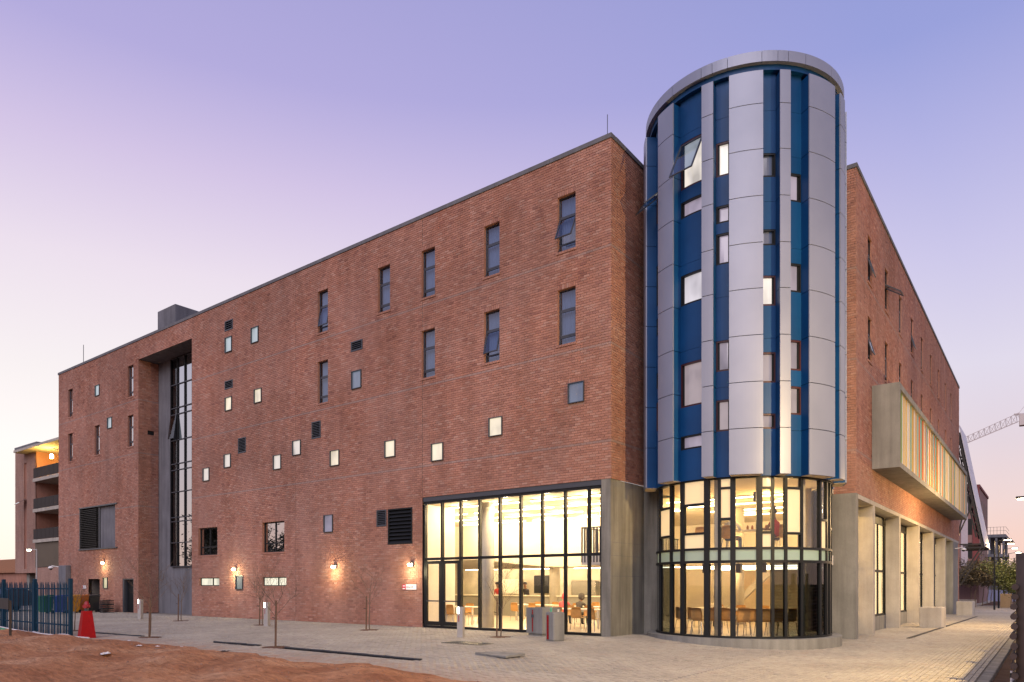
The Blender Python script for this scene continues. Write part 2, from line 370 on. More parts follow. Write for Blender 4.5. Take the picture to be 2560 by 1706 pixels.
# red earth bank in front of the paving
def edge_y(x):      # edge between paving and red earth
    return -10.45 + .18 * math.sin(x * .55) + .12 * math.sin(x * 1.7 + 1) + .07 * math.sin(x * 4.3) + (.35 if -6 < x < -3 else 0) * sm(1 - abs(x + 4.5) / 1.5)
DX = list(np.arange(-60, 12.01, .25)); DN = 70
v = []; f = []
for x in DX:
    e = edge_y(x)
    for j in range(DN + 1):
        t = j / DN; y = e - t * t * 40; h = .02 + .20 * sm((e - y) / 1.6) * (.55 + .45 * math.sin(x * .37 + y * .5)) + .05 * math.sin(x * 1.9 + y * 2.3) * sm((e - y) / .5) + .03 * math.sin(x * 5.1 - y * 4.7) * sm((e - y) / .6)
        for ry in (-12.7, -14.4): h -= .07 * math.exp(-((y - ry - .25 * math.sin(x * .21)) / .16) ** 2) - .03 * math.exp(-((y - ry - .3 - .25 * math.sin(x * .21)) / .14) ** 2)
        fade = sm((6.5 - x) / 3.0)
        v.append((x, y, gz(x, y) + (h + rnd.uniform(-.012, .012)) * fade - .035 * (1 - fade)))
for i in range(len(DX) - 1):
    for j in range(DN): a = i * (DN + 1) + j; b = a + DN + 1; f.append((a, b, b + 1, a + 1))
me = bpy.data.meshes.new('red_earth'); me.from_pydata(v, [], f); struct(obj('red_earth', me, SOIL, smooth=True))

# paving: single pavers
PAVP = np.array([(.35, .31, .25), (.385, .345, .275), (.315, .285, .235), (.405, .365, .29), (.36, .325, .26)])
def paver_mat():
    t = NT('paver'); at = t.a('ShaderNodeAttribute'); at.attribute_name = 'bcol'
    a = t.noise(.45, 6, .6); fi = t.noise(35, 3)
    c = t.mix(1.0, at.outputs['Color'], t.ramp(a, [(.28, .76), (.68, 1.14)]), 'MULTIPLY'); c = t.mix(1.0, c, t.ramp(fi, [(.3, .86), (.7, 1.1)]), 'MULTIPLY')
    d = t.noise(1.4, 5, .6); c = t.mix(t.ramp(d, [(.55, 0), (.8, .35)]), c, (.33, .20, .13))
    st = t.noise(.9, 6, .7); c = t.mix(1.0, c, t.ramp(st, [(.56, 1.0), (.70, .72)]), 'MULTIPLY')
    # red soil trodden onto the pavers beside the bare earth
    ge = t.a('ShaderNodeNewGeometry'); sx = t.a('ShaderNodeSeparateXYZ'); t.l.new(ge.outputs['Position'], sx.inputs[0]); mr = t.a('ShaderNodeMapRange'); t.l.new(sx.outputs['Y'], mr.inputs[0])
    mr.inputs[1].default_value = -8.6; mr.inputs[2].default_value = -10.6; mr.inputs[3].default_value = 0; mr.inputs[4].default_value = 1.0
    so = t.a('ShaderNodeMath', operation='MULTIPLY'); so.use_clamp = True; t.l.new(mr.outputs[0], so.inputs[0]); t.l.new(t.ramp(t.noise(2.2, 6, .7), [(.38, .0), (.66, .95)]), so.inputs[1])
    c = t.mix(so.outputs[0], c, (.36, .19, .11))
    t.base(c); t.set(Roughness=.8, Specular_IOR_Level=.35); t.bump(fi, .35, .003); MATS['paver'] = t.m; return t.m
PAVER = paver_mat(); JOINT = mat('paver_joint', (.19, .165, .135), .95, var=.2)
def pave(cells, L, W, along):
    n = len(cells); c = (PAVP[nrg.integers(0, len(PAVP), n)] * .55 + PAVP.mean(0) * .45) * (1 + nrg.normal(0, .035, (n, 1)))
    P = np.empty((n, 8, 3)); hx, hy = (L / 2, W / 2) if along == 'x' else (W / 2, L / 2)
    z = np.array([gz(x, y) for x, y in cells]) + nrg.normal(0, .0022, n); tl = nrg.normal(0, .008, (n, 2))
    for k, (sx, sy) in enumerate(((-1, -1), (1, -1), (1, 1), (-1, 1))):
        P[:, k, 0] = cells[:, 0] + sx * hx; P[:, k, 1] = cells[:, 1] + sy * hy; P[:, k, 2] = z - .03
        P[:, k + 4, 0] = cells[:, 0] + sx * (hx - .006); P[:, k + 4, 1] = cells[:, 1] + sy * (hy - .006); P[:, k + 4, 2] = z + sx * hx * tl[:, 0] + sy * hy * tl[:, 1]
    q = np.array([(4, 5, 6, 7), (0, 1, 5, 4), (1, 2, 6, 5), (2, 3, 7, 6), (3, 0, 4, 7)]); F = (q[None] + (np.arange(n) * 8)[:, None, None]).reshape(-1, 4)
    return P.reshape(-1, 3), F, np.repeat(c, 8, 0)
def paving(name, cells, L, W, along, base, singles):
    dd = (cells[:, 0] - 11.256) ** 2 + (cells[:, 1] + 20.163) ** 2
    # only pavers the photograph shows count as the largest ones
    X, Y = cells[:, 0] - 11.256, cells[:, 1] + 20.163; fw = -.6034 * X + .7975 * Y; rt = .7975 * X + .6033 * Y
    vis = (np.abs(rt / np.maximum(fw, .1)) < .71) & (fw > 13.0); dd[~vis] = 1e9
    idx = np.argsort(dd)[:singles]; S = cells[idx]; rest = np.delete(cells, idx, 0)
    V, F, c = pave(rest, L, W, along); o = obj('pavers', np_mesh('pavers', V, F, c), PAVER, base); struct(o, 'stuff')
    ms = []
    for k in range(6):
        V, F, c = pave(np.array([(0., 0.)]), L, W, along); V[:, 2] -= gz(0, 0); me = np_mesh('paver', V, F, c); me.materials.append(PAVER); ms.append(me)
    for (x, y) in S:
        o = bpy.data.objects.new('paver', rnd.choice(ms)); col.objects.link(o); o.parent = base; o.location = (x, y, gz(x, y)); o.rotation_euler.x = math.atan((gz(x, y + .1) - gz(x, y - .1)) / .2); o.rotation_euler.y = -math.atan((gz(x + .1, y) - gz(x - .1, y)) / .2)
TREES_A = [(-20.95, -3.15), (-14.98, -2.85), (-8.84, -2.4), (-2.85, -2.2)]; TREES_B = [(-17.06, -9.05), (-11.6, -9.0), (-5.33, -8.72)]
PLY = [y for y in np.arange(-11.0, 1.4, .105)]
cells = []; r = 0
for y in PLY:
    xo = (r % 2) * .1025; r += 1
    for x in np.arange(-46, 6.45, .205):
        x = x + xo
        if y < edge_y(x) - .15: continue
        if x > 5.3 + .0 * y: continue
        if y > -.06 and x < .02: continue
        if y > -.06 and x > 0 and math.hypot(x - 3.14, y - 3.06) < 3.0: continue
        if any((x - a) ** 2 + (y - b) ** 2 < .16 for a, b in TREES_A + TREES_B): continue
        if -8.92 < y < -8.72 and (-15.1 < x < -12.1 or -8.2 < x < -6.1 or -4.95 < x < .1): continue
        cells.append((x, y))
pl_base = MB(); xs = [-60, -46, -20, 0, 1, 2, 3, 4, 5, 5.35]
for i in range(len(xs) - 1): pl_base.quad((xs[i], -11.2, gz(xs[i], 0) - .028), (xs[i + 1], -11.2, gz(xs[i + 1], 0) - .028), (xs[i + 1], 6.4, gz(xs[i + 1], 0) - .028), (xs[i], 6.4, gz(xs[i], 0) - .028))
pb = struct(pl_base.build('pavement', JOINT)); pb['label'] = 'grey brick paving of the forecourt'
paving('pavement', np.array(cells), .199, .099, 'x', pb, 300)
cells = []; r = 0
for x in np.arange(5.42, 10.1, .105):
    yo = (r % 2) * .1025; r += 1
    for y in np.arange(-13.5, 66, .205):
        y = y + yo
        if math.hypot(x - 3.14, y - 3.06) < 3.0: continue
        if 6.3 < y < 41.5 and x < 5.45: continue
        if y < edge_y(x) - .15 and x < 6.4 - .35 * (-10.4 - y): continue
        cells.append((x, y))
sb = MB(); ys = [-14, 0, 6, 12, 20, 30, 42, 66, 130]
for i in range(len(ys) - 1):
    for (xa, xb) in ((5.35, 6), (6, 10.25)): sb.quad((xa, ys[i], gz(xa, ys[i]) - .029), (xb, ys[i], gz(xb, ys[i]) - .029), (xb, ys[i + 1], gz(xb, ys[i + 1]) - .029), (xa, ys[i + 1], gz(xa, ys[i + 1]) - .029))
sbo = struct(sb.build('sidewalk', JOINT)); sbo['label'] = 'brick footpath beside the right wing'
paving('sidewalk', np.array(cells), .199, .099, 'y', sbo, 300)
y = -14.0; kb = None
kroot = MB(); kroot.box(10.12, 10.33, -14, 66, -1.2, -.34); kroot = struct(kroot.build('kerb', CONC_D)); kme = MB().bbox(-.10, .10, -.495, .495, -.25, .012, .012).mesh('kerb_stone'); kme.materials.append(CONC)
for k in range(80):
    o = bpy.data.objects.new('kerb_stone', kme); col.objects.link(o); o.parent = kroot; yy = -13.5 + k; o.location = (10.225, yy, gz(10, yy) + rnd.uniform(-.004, .004)); o.rotation_euler.z = rnd.uniform(-.006, .006)
# plaza beyond the wing (step, pale slab)
fp = MB(); fp.box(-20, 5.3, 42.5, 110, -.6, gz(8, 50) + .0).build('far_pavement', CONC_L); struct(bpy.data.objects['far_pavement'])

# ================================================================== the brick building
bld = thing('brick_building', 'long red brick residence with scattered square windows and a glazed dining hall at its corner', 'building')
FTALL = [(-2.07, 14.75), (-5.29, 14.75), (-8.47, 14.75), (-10.98, 14.75), (-14.93, 14.75), (-2.07, 11.64), (-5.29, 11.64), (-8.47, 11.64), (-14.93, 11.64),
         (-33.0, 14.75), (-41.5, 14.75), (-33.0, 11.78), (-37.48, 11.78), (-41.5, 11.78)]
def snap(a, b, c, d, l=1): return (a, b, zc(c), zc(d), l)
tallw = [snap(a, a + .72, zt - 1.84, zt) for a, zt in FTALL]
SQ = [(-22.39, 13.55, 'sq_blue'), (-20.08, 13.55, 'sq_blue'), (-22.39, 10.56, 'sq_warm'), (-19.82, 10.56, 'sq_warm'), (-12.61, 10.06, 'sq_sky'), (-24.5, 7.14, 'sq_lit'), (-22.49, 7.64, 'sq_lit'),
      (-18.25, 7.14, 'sq_lit'), (-16.75, 7.64, 'sq_lit'), (-14.04, 6.90, 'sq_warm'), (-10.55, 6.90, 'sq_warm'), (-7.92, 6.48, 'sq_warm'), (-5.05, 7.05, 'sq_warm'), (-1.63, 7.72, 'sq_dark'),
      (-37.36, 13.65, 'sq_blue'), (-35.64, 11.40, 'sq_blue'), (-14.47, 4.03, 'sq_grey'), (-21.41, 1.45, 'sq_green'), (-36.22, 1.42, 'sq_yellow')]
sqw = [snap(a, a + .62, z, z + .70) for a, z, _ in SQ]
VENTS = [(-22.43, -21.70, 14.64, 15.09, 4), (-22.43, -21.70, 11.66, 12.05, 4), (-12.65, -11.92, 11.63, 12.06, 4), (-21.22, -20.54, 8.26, 9.0, 9), (-15.34, -14.70, 8.26, 9.0, 9), (-11.04, -10.46, 4.11, 4.73, 8), (-10.36, -8.97, 3.32, 4.75, 9)]
ventw = [snap(*v_[:4], 0) for v_ in VENTS]
LOWW = [snap(-25.0, -23.14, 3.2, 4.66), snap(-19.18, -17.40, 3.2, 4.66)]; STRW = [snap(-24.9, -22.96, 1.64, 2.06, 0), snap(-19.18, -17.25, 1.64, 2.06, 0)]
LOUV = snap(-39.69, -34.63, 3.97, 6.6, 0); DOOR = (-33.67, -32.25, 0, 2.04, 0); DWAY = (-38.4, -36.75, 0, 2.04, 0)
MJ = [(-16.556, -16.544, 0, zc(16.07), -1), (-8.432, -8.420, zc(5.06), zc(16.07), -1)]
RECESS = (-31.65, -25.65, 0, zc(15.0), -1); HALL = (-8.42, 0.0, 0, zc(5.06), -1)
fholes = tallw + sqw + ventw + LOWW + STRW + [LOUV, DOOR, DWAY, RECESS, HALL] + MJ
ZT = zc(16.07)
wall_front = brick_wall('wall', 'b', 0.0, -43.05, 0.0, 0, ZT, fholes, bld, singles=240, label='long brick front wall pierced by small square windows')
wall_return = brick_wall('wall', 'a', 0.0, .016, 6.5, zc(5.06), ZT, [], bld, label='narrow shaded brick return wall beside the round tower')
wall_end = brick_wall('wall', 'b', 6.53, 2.6, 5.93, zc(4.83), ZT, [], bld, label='brick end wall of the right wing')
RW = [8.5, 11.9, 15.27, 18.62, 21.95, 25.45, 28.85, 32.4, 35.6]
rholes = [snap(b, b + .70, 12.87, 14.52) for b in RW] + [snap(b, b + .70, 9.98, 11.58) for b in RW]
wall_right = brick_wall('wall', 'a', 5.93, 6.546, 41.3, zc(4.83), ZT, rholes, bld, singles=60, depth=.24, label='receding brick wall of the right wing lit warm by street lamps')
# recess side wall in brick, soffit and concrete back
brick_wall('wall', 'a', -31.65, .016, 1.2, 0, zc(15.0), [(.55, .95, zc(10.6), zc(10.9), 0)], bld, label='brick side of the stairwell recess')
MB(np_pl('a', -31.65)).box(.57, .93, -.05, -.08, zc(10.6) + .02, zc(10.9) - .02).build('vent', DARK, bld)
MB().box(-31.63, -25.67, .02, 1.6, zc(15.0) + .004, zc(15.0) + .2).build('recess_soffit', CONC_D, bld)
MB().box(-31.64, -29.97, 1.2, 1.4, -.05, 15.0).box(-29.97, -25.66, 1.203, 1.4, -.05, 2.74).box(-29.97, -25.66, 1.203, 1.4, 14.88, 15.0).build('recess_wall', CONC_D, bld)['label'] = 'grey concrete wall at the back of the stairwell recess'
MB().box(-25.66, -25.45, .02, 1.4, 0, 15.0).build('recess_side', BRICKP, bld)
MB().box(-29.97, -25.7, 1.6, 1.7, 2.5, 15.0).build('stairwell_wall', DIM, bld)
GLASS_M = glass('mirror_glass', (.22, .25, .28), 1.6, 0, 11)
sw = MB(); SA = [-29.97, -29.23, -28.40, -27.57, -26.74, -25.9, -25.68]; SZ = [2.74, 4.12, 5.36, 5.60, 7.08, 8.36, 8.72, 10.1, 11.6, 11.98, 13.35, 14.88]
for a in SA[:-1]: sw.box(a - .03, a + .03, 1.06, 1.2, 2.74, 14.88)
stairw = sw.build('stair_window', DARK, bld)
for z in SZ: MB().box(-29.97, -25.68, 1.075, 1.19, z - .025, z + .025).build('transom', STEEL, stairw)
for i in range(len(SA) - 1):
    for j in range(len(SZ) - 1):
        if i == 0 and j == 7:      # one top-hung sash stands open
            p = MB().box(SA[i] + .04, SA[i + 1] - .04, -.02, 0, -1.4, 0); q = p.build('open_sash', GLASS_T, stairw, (0, 1.06, 11.57)); q.rotation_euler.x = R(-7); continue
        w_ = rnd.uniform(-.003, .003)
        MB().quad((SA[i] + .03, 1.13 + w_, SZ[j] + .025), (SA[i + 1] - .03, 1.13 - w_, SZ[j] + .025), (SA[i + 1] - .03, 1.13 - w_ * 2, SZ[j + 1] - .025), (SA[i] + .03, 1.13, SZ[j + 1] - .025)).build('pane', GLASS_M if i else GLASS_T, stairw)
# coping, roof, back walls
COPE = concrete('coping_concrete', (.14, .14, .15), .2)
for k in range(18):
    a0 = -43.1 + k * 2.396
    MB().box(a0 + .004, a0 + 2.392, -.035, .28, ZT + .001, 16.21).build('coping', COPE, bld)
MB().box(.002 - .28, .035, .285, 6.2, ZT + .001, 16.21).build('coping', COPE, bld)
MB().box(2.6, 5.64, 6.495, 6.8, ZT + .001, 16.21).build('coping', COPE, bld)
for k in range(14): MB().box(5.645, 5.965, 6.495 + k * 2.486 + .004, 6.495 + (k + 1) * 2.486 - .004, ZT + .001, 16.21).build('coping', COPE, bld)
MB().box(-43.0, -.1, .05, 20, 15.7, 15.98).box(-.1, 5.85, 6.6, 41.25, 15.7, 15.98).build('roof', CONC_D, bld)
MB().box(-43.05, -42.8, .02, 20, 0, 16.06).box(-42.8, -22, 19.8, 20, 0, 16.0).box(-.3, 5.92, 41.1, 41.3, -.5, 16.06).build('rear_wall', BRICKP, bld)
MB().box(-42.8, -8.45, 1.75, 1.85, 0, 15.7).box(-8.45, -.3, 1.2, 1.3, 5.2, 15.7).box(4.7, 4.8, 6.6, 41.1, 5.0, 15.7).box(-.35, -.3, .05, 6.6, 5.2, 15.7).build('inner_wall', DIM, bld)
MB().bbox(-33.4, -31.25, 2.0, 4.6, 15.9, 18.8, .03).build('roof_housing', CONC_D, bld)['label'] = 'concrete lift housing on the roof'
MB().tube([(-.25, .2, 16.2), (-.25, .2, 17.0)], .012, 5).tube([(-39.6, .2, 16.2), (-39.6, .2, 17.5)], .02, 5).build('lightning_rod', STEEL, bld)

def tall_window(pl, a0, a1, z0, z1, parent, ang=0, curtain=True, rec=.12, flat=False):
    GW = GLASS_W if curtain or flat else GLASS_M
    h = z1 - z0; t1 = z1 - .36 * h; t2 = z0 + .15 * h; e = .035
    m = MB(pl); d0, d1 = -rec - .05, -rec
    m.box(a0, a0 + e, d0, d1, z0, z1).box(a1 - e, a1, d0, d1, z0, z1).box(a0 + e, a1 - e, d0, d1, z0, z0 + e).box(a0 + e, a1 - e, d0, d1, z1 - e, z1)
    m.box(a0 + e, a1 - e, d0 + .003, d1 - .003, t1 - .03, t1 + .03).box(a0 + e, a1 - e, d0 + .003, d1 - .003, t2 - .025, t2 + .025)
    w = m.build('window', STEEL if not flat else DARK, parent); dm = (d0 + d1) / 2
    def pane(z0_, z1_, par, dd=dm): return MB(pl).quad((a0 + e, dd, z0_), (a1 - e, dd, z0_), (a1 - e, dd, z1_), (a0 + e, dd, z1_)).build('pane', GW, par)
    pane(t1 + .03, z1 - e, w); pane(z0 + e, t2 - .025, w)
    # hinged middle sash
    zh = t1 - .03; L = zh - (t2 + .025); f_ = .045; ca, sa = math.cos(ang), math.sin(ang)
    base = pl
    def tilt(s, d, u): return base(s, d1 + .005 + u * sa + d * ca, zh - u * ca + d * sa)      # u: distance down from the hinge
    q = MB(tilt); q.box(a0 + e, a0 + e + f_, -.035, 0, 0, L).box(a1 - e - f_, a1 - e, -.035, 0, 0, L).box(a0 + e + f_, a1 - e - f_, -.035, 0, 0, f_).box(a0 + e + f_, a1 - e - f_, -.035, 0, L - f_, L)
    q.build('sash', STEEL, w)
    MB(tilt).quad((a0 + e + f_, -.018, f_), (a1 - e - f_, -.018, f_), (a1 - e - f_, -.018, L - f_), (a0 + e + f_, -.018, L - f_)).build('pane', GW, w)
    if curtain:
        c = MB(pl); n = 44; wdt = (a1 - a0) * rnd.choice((1, 1, 1, .8)); ph = rnd.uniform(0, 6)
        for i in range(n + 1):
            s = a0 + wdt * i / n; d = -rec - .16 + .028 * math.sin(i * .95 + ph) + .014 * math.sin(i * 2.3 + ph * 2)
            c.v += [pl(s, d, z0 - .1), pl(s, d, z1 + .05)]
        c.f = [(2 * i, 2 * i + 2, 2 * i + 3, 2 * i + 1) for i in range(n)]; c.build('curtain', CURT, w, smooth=True)
    # projecting brick-on-edge sill
    sl = MB(pl); nb = 7; ww = (a1 - a0 + .10) / nb
    for i in range(nb): sl.box(a0 - .05 + i * ww + .004, a0 - .05 + (i + 1) * ww - .004, -rec, .03, z0 - CO + .006, z0 - .004)
    sl.build('sill', BRICKP, w)
    return w
OPEN = {0: 24, 4: 9, 6: 14}
pf = np_pl('b', 0.0)
for i, (a, b, c, d, _) in enumerate(tallw): tall_window(pf, a, b, c, d, bld, R(OPEN.get(i, 0)), curtain=i < 9)
prr = np_pl('a', 5.93); ROPEN = {0: 16, 1: 55, 3: 14, 9: 15}
for i, (a, b, c, d, _) in enumerate(rholes): tall_window(prr, a, b, c, d, bld, R(ROPEN.get(i, 0)), curtain=False, rec=.06, flat=True)
SQM = {'sq_blue': glow_pane('sq_blue', (.62, .74, .78), .62), 'sq_warm': glow_pane('sq_warm', (1.0, .86, .62), .98), 'sq_lit': glow_pane('sq_lit', (.92, .82, .72), .80), 'sq_sky': glow_pane('sq_sky', (.25, .33, .45), .45),
       'sq_dark': glow_pane('sq_dark', (.10, .16, .26), .7), 'sq_grey': glow_pane('sq_grey', (.42, .38, .50), .62), 'sq_green': glow_pane('sq_green', (.10, .20, .19), .6), 'sq_yellow': glow_pane('sq_yellow', (.80, .72, .38), .75)}  # grey panel and green case are unlit; their tone is put in as emission
for (a, b, c, d, _), (_, _, k) in zip(sqw, SQ):
    w = MB(pf); e = .024
    w.box(a, a + e, -.06, .05, c, d).box(b - e, b, -.06, .05, c, d).box(a + e, b - e, -.06, .05, c, c + e).box(a + e, b - e, -.06, .05, d - e, d)
    w = w.build('small_window', STEEL, bld)
    MB(pf).box(a + e, b - e, -.06, -.025, c + e, d - e).build('pane', SQM[k], w)
for (a, b, c, d, _), v_ in zip(ventw, VENTS):
    e = .05; w = MB(pf); w.box(a, a + e, -.12, .02, c, d).box(b - e, b, -.12, .02, c, d).box(a + e, b - e, -.12, .02, c, c + e).box(a + e, b - e, -.12, .02, d - e, d)
    big = (b - a) > 1; w = w.build('vent', DARK if big else STEEL, bld); n = v_[4]; hh = (d - c - 2 * e) / n
    for k in range(n):
        z = c + e + k * hh
        MB(pf).add([(a + e, .01, z), (b - e, .01, z), (b - e, -.09, z + hh * .8), (a + e, -.09, z + hh * .8), (a + e, .01, z + .018), (b - e, .01, z + .018), (b - e, -.09, z + hh * .8 + .018), (a + e, -.09, z + hh * .8 + .018)], [(0, 1, 2, 3), (4, 5, 6, 7), (0, 1, 5, 4), (2, 3, 7, 6)]).build('slat', DARK if big else STEEL, w)
    MB(pf).quad((a, -.115, c), (b, -.115, c), (b, -.115, d), (a, -.115, d)).build('vent_back', DARK, w)
for (a, b, c, d, _) in LOWW:
    e = .05; m = (a + b) / 2 + .02; zt = c + .30 * (d - c); w = MB(pf)
    w.box(a, a + e, -.2, -.13, c, d).box(b - e, b, -.2, -.13, c, d).box(a + e, b - e, -.2, -.13, c, c + e).box(a + e, b - e, -.2, -.13, d - e, d).box(m - .03, m + .03, -.2, -.13, c + e, d - e).box(a + e, b - e, -.195, -.135, zt - .03, zt + .03)
    w = w.build('low_window', DARK, bld)
    for s0, s1 in ((a + e, m - .03), (m + .03, b - e)):
        for z0, z1 in ((c + e, zt - .03), (zt + .03, d - e)): MB(pf).quad((s0, -.165, z0), (s1, -.165 + rnd.uniform(-.004, .004), z0), (s1, -.165, z1), (s0, -.165, z1)).build('pane', GLASS_M, w)
    s = MB(pf)
    for i in range(18): ww = (b - a + .1) / 18; s.box(a - .05 + i * ww + .004, a - .05 + (i + 1) * ww - .004, -.13, .03, c - CO + .006, c - .004)
    s.build('sill', BRICKP, w)
LITS = glow_pane('strip_lit', (1.0, .95, .72), 1.0)
for (a, b, c, d, _) in STRW:
    e = .04; m = a + (b - a) * .62; w = MB(pf); w.box(a, a + e, -.17, -.09, c, d).box(b - e, b, -.17, -.09, c, d).box(a + e, b - e, -.17, -.09, c, c + e).box(a + e, b - e, -.17, -.09, d - e, d).box(m - .03, m + .03, -.17, -.09, c + e, d - e)
    w = w.build('strip_window', DARK, bld)
    for s0, s1 in ((a + e, m - .03), (m + .03, b - e)): MB(pf).box(s0, s1, -.16, -.13, c + e, d - e).build('pane', LITS, w)
# big louvred opening, left end
a, b, c, d, _ = LOUV; m = a + (b - a) * .52
w = MB(pf).box(a, b + .3, -.2, .06, d - .005, d + .08).box(a - .02, b + .35, -.2, .08, c - .08, c).box(a, a + .08, -.2, .02, c, d - .01).box(m - .12, m + .12, -.25, -.1, c, d - .01).build('louvre_frame', STEEL, bld)
MB(pf).quad((a, -.21, c), (b, -.21, c), (b, -.21, d), (a, -.21, d)).build('louvre_back', DARK, w)
for k in range(22):
    z = c + .03 + k * (d - c - .06) / 22
    MB(pf).box(a + .08, m - .12, -.12, .02, z, z + .035).build('slat', DARK, w)
MB(pf).box(m + .12, b, -.2, -.15, c + .01, d - .02).build('blind_panel', CONC_D, w)
# service door standing open, and the dark doorway behind the bins
a, b, c, d, _ = DOOR
w = MB(pf).box(a, a + .2, -.22, -.02, 0, d).box(b - .06, b, -.22, -.02, 0, d).box(a + .2, b - .06, -.22, -.02, d - .06, d).build('door_frame', STEEL, bld)
MB(pf).box(a + .2, b - .16, -.30, -.24, 0, d - .06).build('door', DARK, w)
MB(pf).box(b - .16, b - .06, -.31, -.30, .55, d - .07).build('door_gap', emis('gap_light', (1, .85, .45), 1.2), w)  # glowing strip stands in for room light through the gap
a, b, c, d, _ = DWAY
MB(pf).box(a, b, -1.2, -1.1, 0, d).box(a - .02, a, -1.1, -.02, 0, d).box(b, b + .02, -1.1, -.02, 0, d).box(a, b, -1.1, -.02, d, d + .02).build('doorway', DIM, bld)
# ------------------------------------------------ dining hall front: pier, beam, screen
pm = MB(); pm.box(-.37, -.03, .015, 2.4, -.3, zc(5.06) - .004); pier = pm.build('pier', concrete('board_concrete', (.22, .212, .185), .45), bld); pier['label'] = 'tall board marked concrete corner pier'
MB().box(-.62, -.34, 2.4, 4.1, -.3, 5.06).build('pier', MATS['board_concrete'], bld)
for z in (1.95, 2.62, 3.05): MB().box(-.035, -.027, .03, 2.38, z, z + .012).build('board_joint', CONC_D, pier)
MB().box(-8.40, -.37, .03, .35, 4.93, zc(5.06) - .003).build('beam', STEEL, bld)
MU = [-8.36, -7.452, -6.505, -5.577, -4.62, -3.69, -2.76, -1.82, -.889, -.40]
scr = MB().box(-8.42, -.37, .06, .16, .0, .09).build('glazed_screen', DARK, bld); MB().box(-8.42, -.37, .06, .16, 4.83, 4.93).build('head_rail', DARK, scr); scr['label'] = 'tall dark framed glass screen of the dining hall'
for i, a in enumerate(MU): MB().box(a - .04, a + .04, .05 + .002 * i, .19, .09, 4.83).build('mullion', DARK, scr)
for i in range(len(MU) - 1):
    a0, a1 = MU[i] + .04, MU[i + 1] - .04
    MB().box(a0, a1, .07, .17, 2.63, 2.73).build('transom', DARK, scr)
    MB().quad((a0, .12, 2.73), (a1, .12, 2.73), (a1, .12, 4.83), (a0, .12, 4.83)).build('pane', GLASS, scr)
    if i > 1: MB().quad((a0, .12, .09), (a1, .12, .09), (a1, .12, 2.63), (a0, .12, 2.63)).build('pane', GLASS, scr)
    else:
        m = MB(); m.box(a0, a0 + .10, .06, .14, .1, 2.6).box(a1 - .10, a1, .06, .14, .1, 2.6).box(a0 + .1, a1 - .1, .06, .14, .1, .25).box(a0 + .1, a1 - .1, .06, .14, 2.48, 2.6)
        dr = m.build('door', DARK, scr)
        MB().quad((a0 + .1, .1, .25), (a1 - .1, .1, .25), (a1 - .1, .1, 2.48), (a0 + .1, .1, 2.48)).build('door_pane', GLASS, scr)
        MB().box(a0 + .1, a1 - .1, .03, .06, 1.02, 1.07).build('push_bar', STEEL, scr)
# ------------------------------------------------ right wing base
MB().box(4.45, 5.93, 6.5, 6.86, -.6, zc(4.83) - .004).build('pier', CONC, bld)['label'] = 'wide concrete pier at the corner of the right wing'
MB().box(4.5, 5.92, 6.87, 41.25, zc(4.83) - .16, zc(4.83) - .004).build('soffit', CONC_L, bld)
FB = [9.55, 15.35, 21.2, 26.95, 32.8]
for b in FB: MB().box(5.38, 5.925, b, b + .32, -.7, zc(4.83) - .16).build('fin', CONC_L, bld)
MB().box(5.2, 5.94, 37.2, 40.4, -.9, zc(4.83) - .16).build('pier', CONC, bld)
BLIND = glow_pane('lit_blind', (1.0, .74, .38), 1.7, base=(.5, .42, .3), rough=.5)  # blinds emit by themselves in place of lamps in the rooms behind
bays = [6.86] + [x for b in FB for x in (b, b + .32)] + [37.2]
for k in range(0, len(bays), 2):
    b0, b1 = bays[k], bays[k + 1]; zb = gz(6, b0) + .55
    MB().box(5.15, 5.40, b0 + .003, b1 - .003, -.7, zb).build('upstand', CONC, bld)
    fr = MB().box(5.25, 5.335, b0 + .003, b1 - .003, 4.3, 4.66).box(5.22, 5.34, b0 + .003, b1 - .003, zb, zb + .08).build('side_glazing', DARK, bld)
    n = max(2, round((b1 - b0) / 1.35)); ws = (b1 - b0) / n
    for i in range(n + 1): MB().box(5.26, 5.325, b0 + i * ws - .03, b0 + i * ws + .03, zb + .08, 4.3).build('mullion', DARK, fr)
    MB().box(5.265, 5.32, b0 + .04, b1 - .04, 2.22, 2.32).build('transom', DARK, fr)
    for i in range(n):
        y0, y1 = b0 + i * ws + .035, b0 + (i + 1) * ws - .035
        for z0, z1 in ((zb + .08, 2.22), (2.32, 4.3)):
            MB().quad((5.29, y0, z0), (5.29, y1, z0), (5.29, y1, z1), (5.29, y0, z1)).build('pane', GLASS, fr)
            if b0 > 9: MB().quad((5.255, y0 + .01, z0), (5.255, y1 - .01, z0), (5.255, y1 - .01, z1), (5.255, y0 + .01, z1)).build('blind', BLIND, fr)
# ------------------------------------------------ projecting box with coloured slats
bx = MB(); bx.box(5.94, 6.86, 9.2, 9.42, 6.0, 9.12).box(5.94, 6.86, 35.6, 35.82, 6.0, 9.12).box(5.94, 6.86, 9.42, 35.6, 8.9, 9.12).box(5.94, 6.86, 9.42, 35.6, 6.0, 6.2)
bxo = bx.build('projecting_box', CONC, bld); bxo['label'] = 'long concrete box projecting from the right wing, filled with coloured vertical slats'
MB().box(5.95, 6.0, 9.42, 35.6, 6.2, 8.9).build('box_lining', glow_pane('box_glow', (1.0, .74, .40), .10, base=(.30, .23, .13), rough=.8), bxo)  # lining emits faintly in place of light falling behind the slats
SC = [('slat_yellow', (.60, .36, .006)), ('slat_orange', (.58, .095, .004)), ('slat_green', (.14, .24, .006)), ('slat_aqua', (.12, .36, .35)), ('slat_white', (.58, .55, .48)), ('slat_cream', (.46, .29, .09)), ('slat_pink', (.40, .09, .05)), ('slat_lavender', (.26, .25, .33))]
SCM = [mat(n_, c_, .45, var=.05) for n_, c_ in SC]
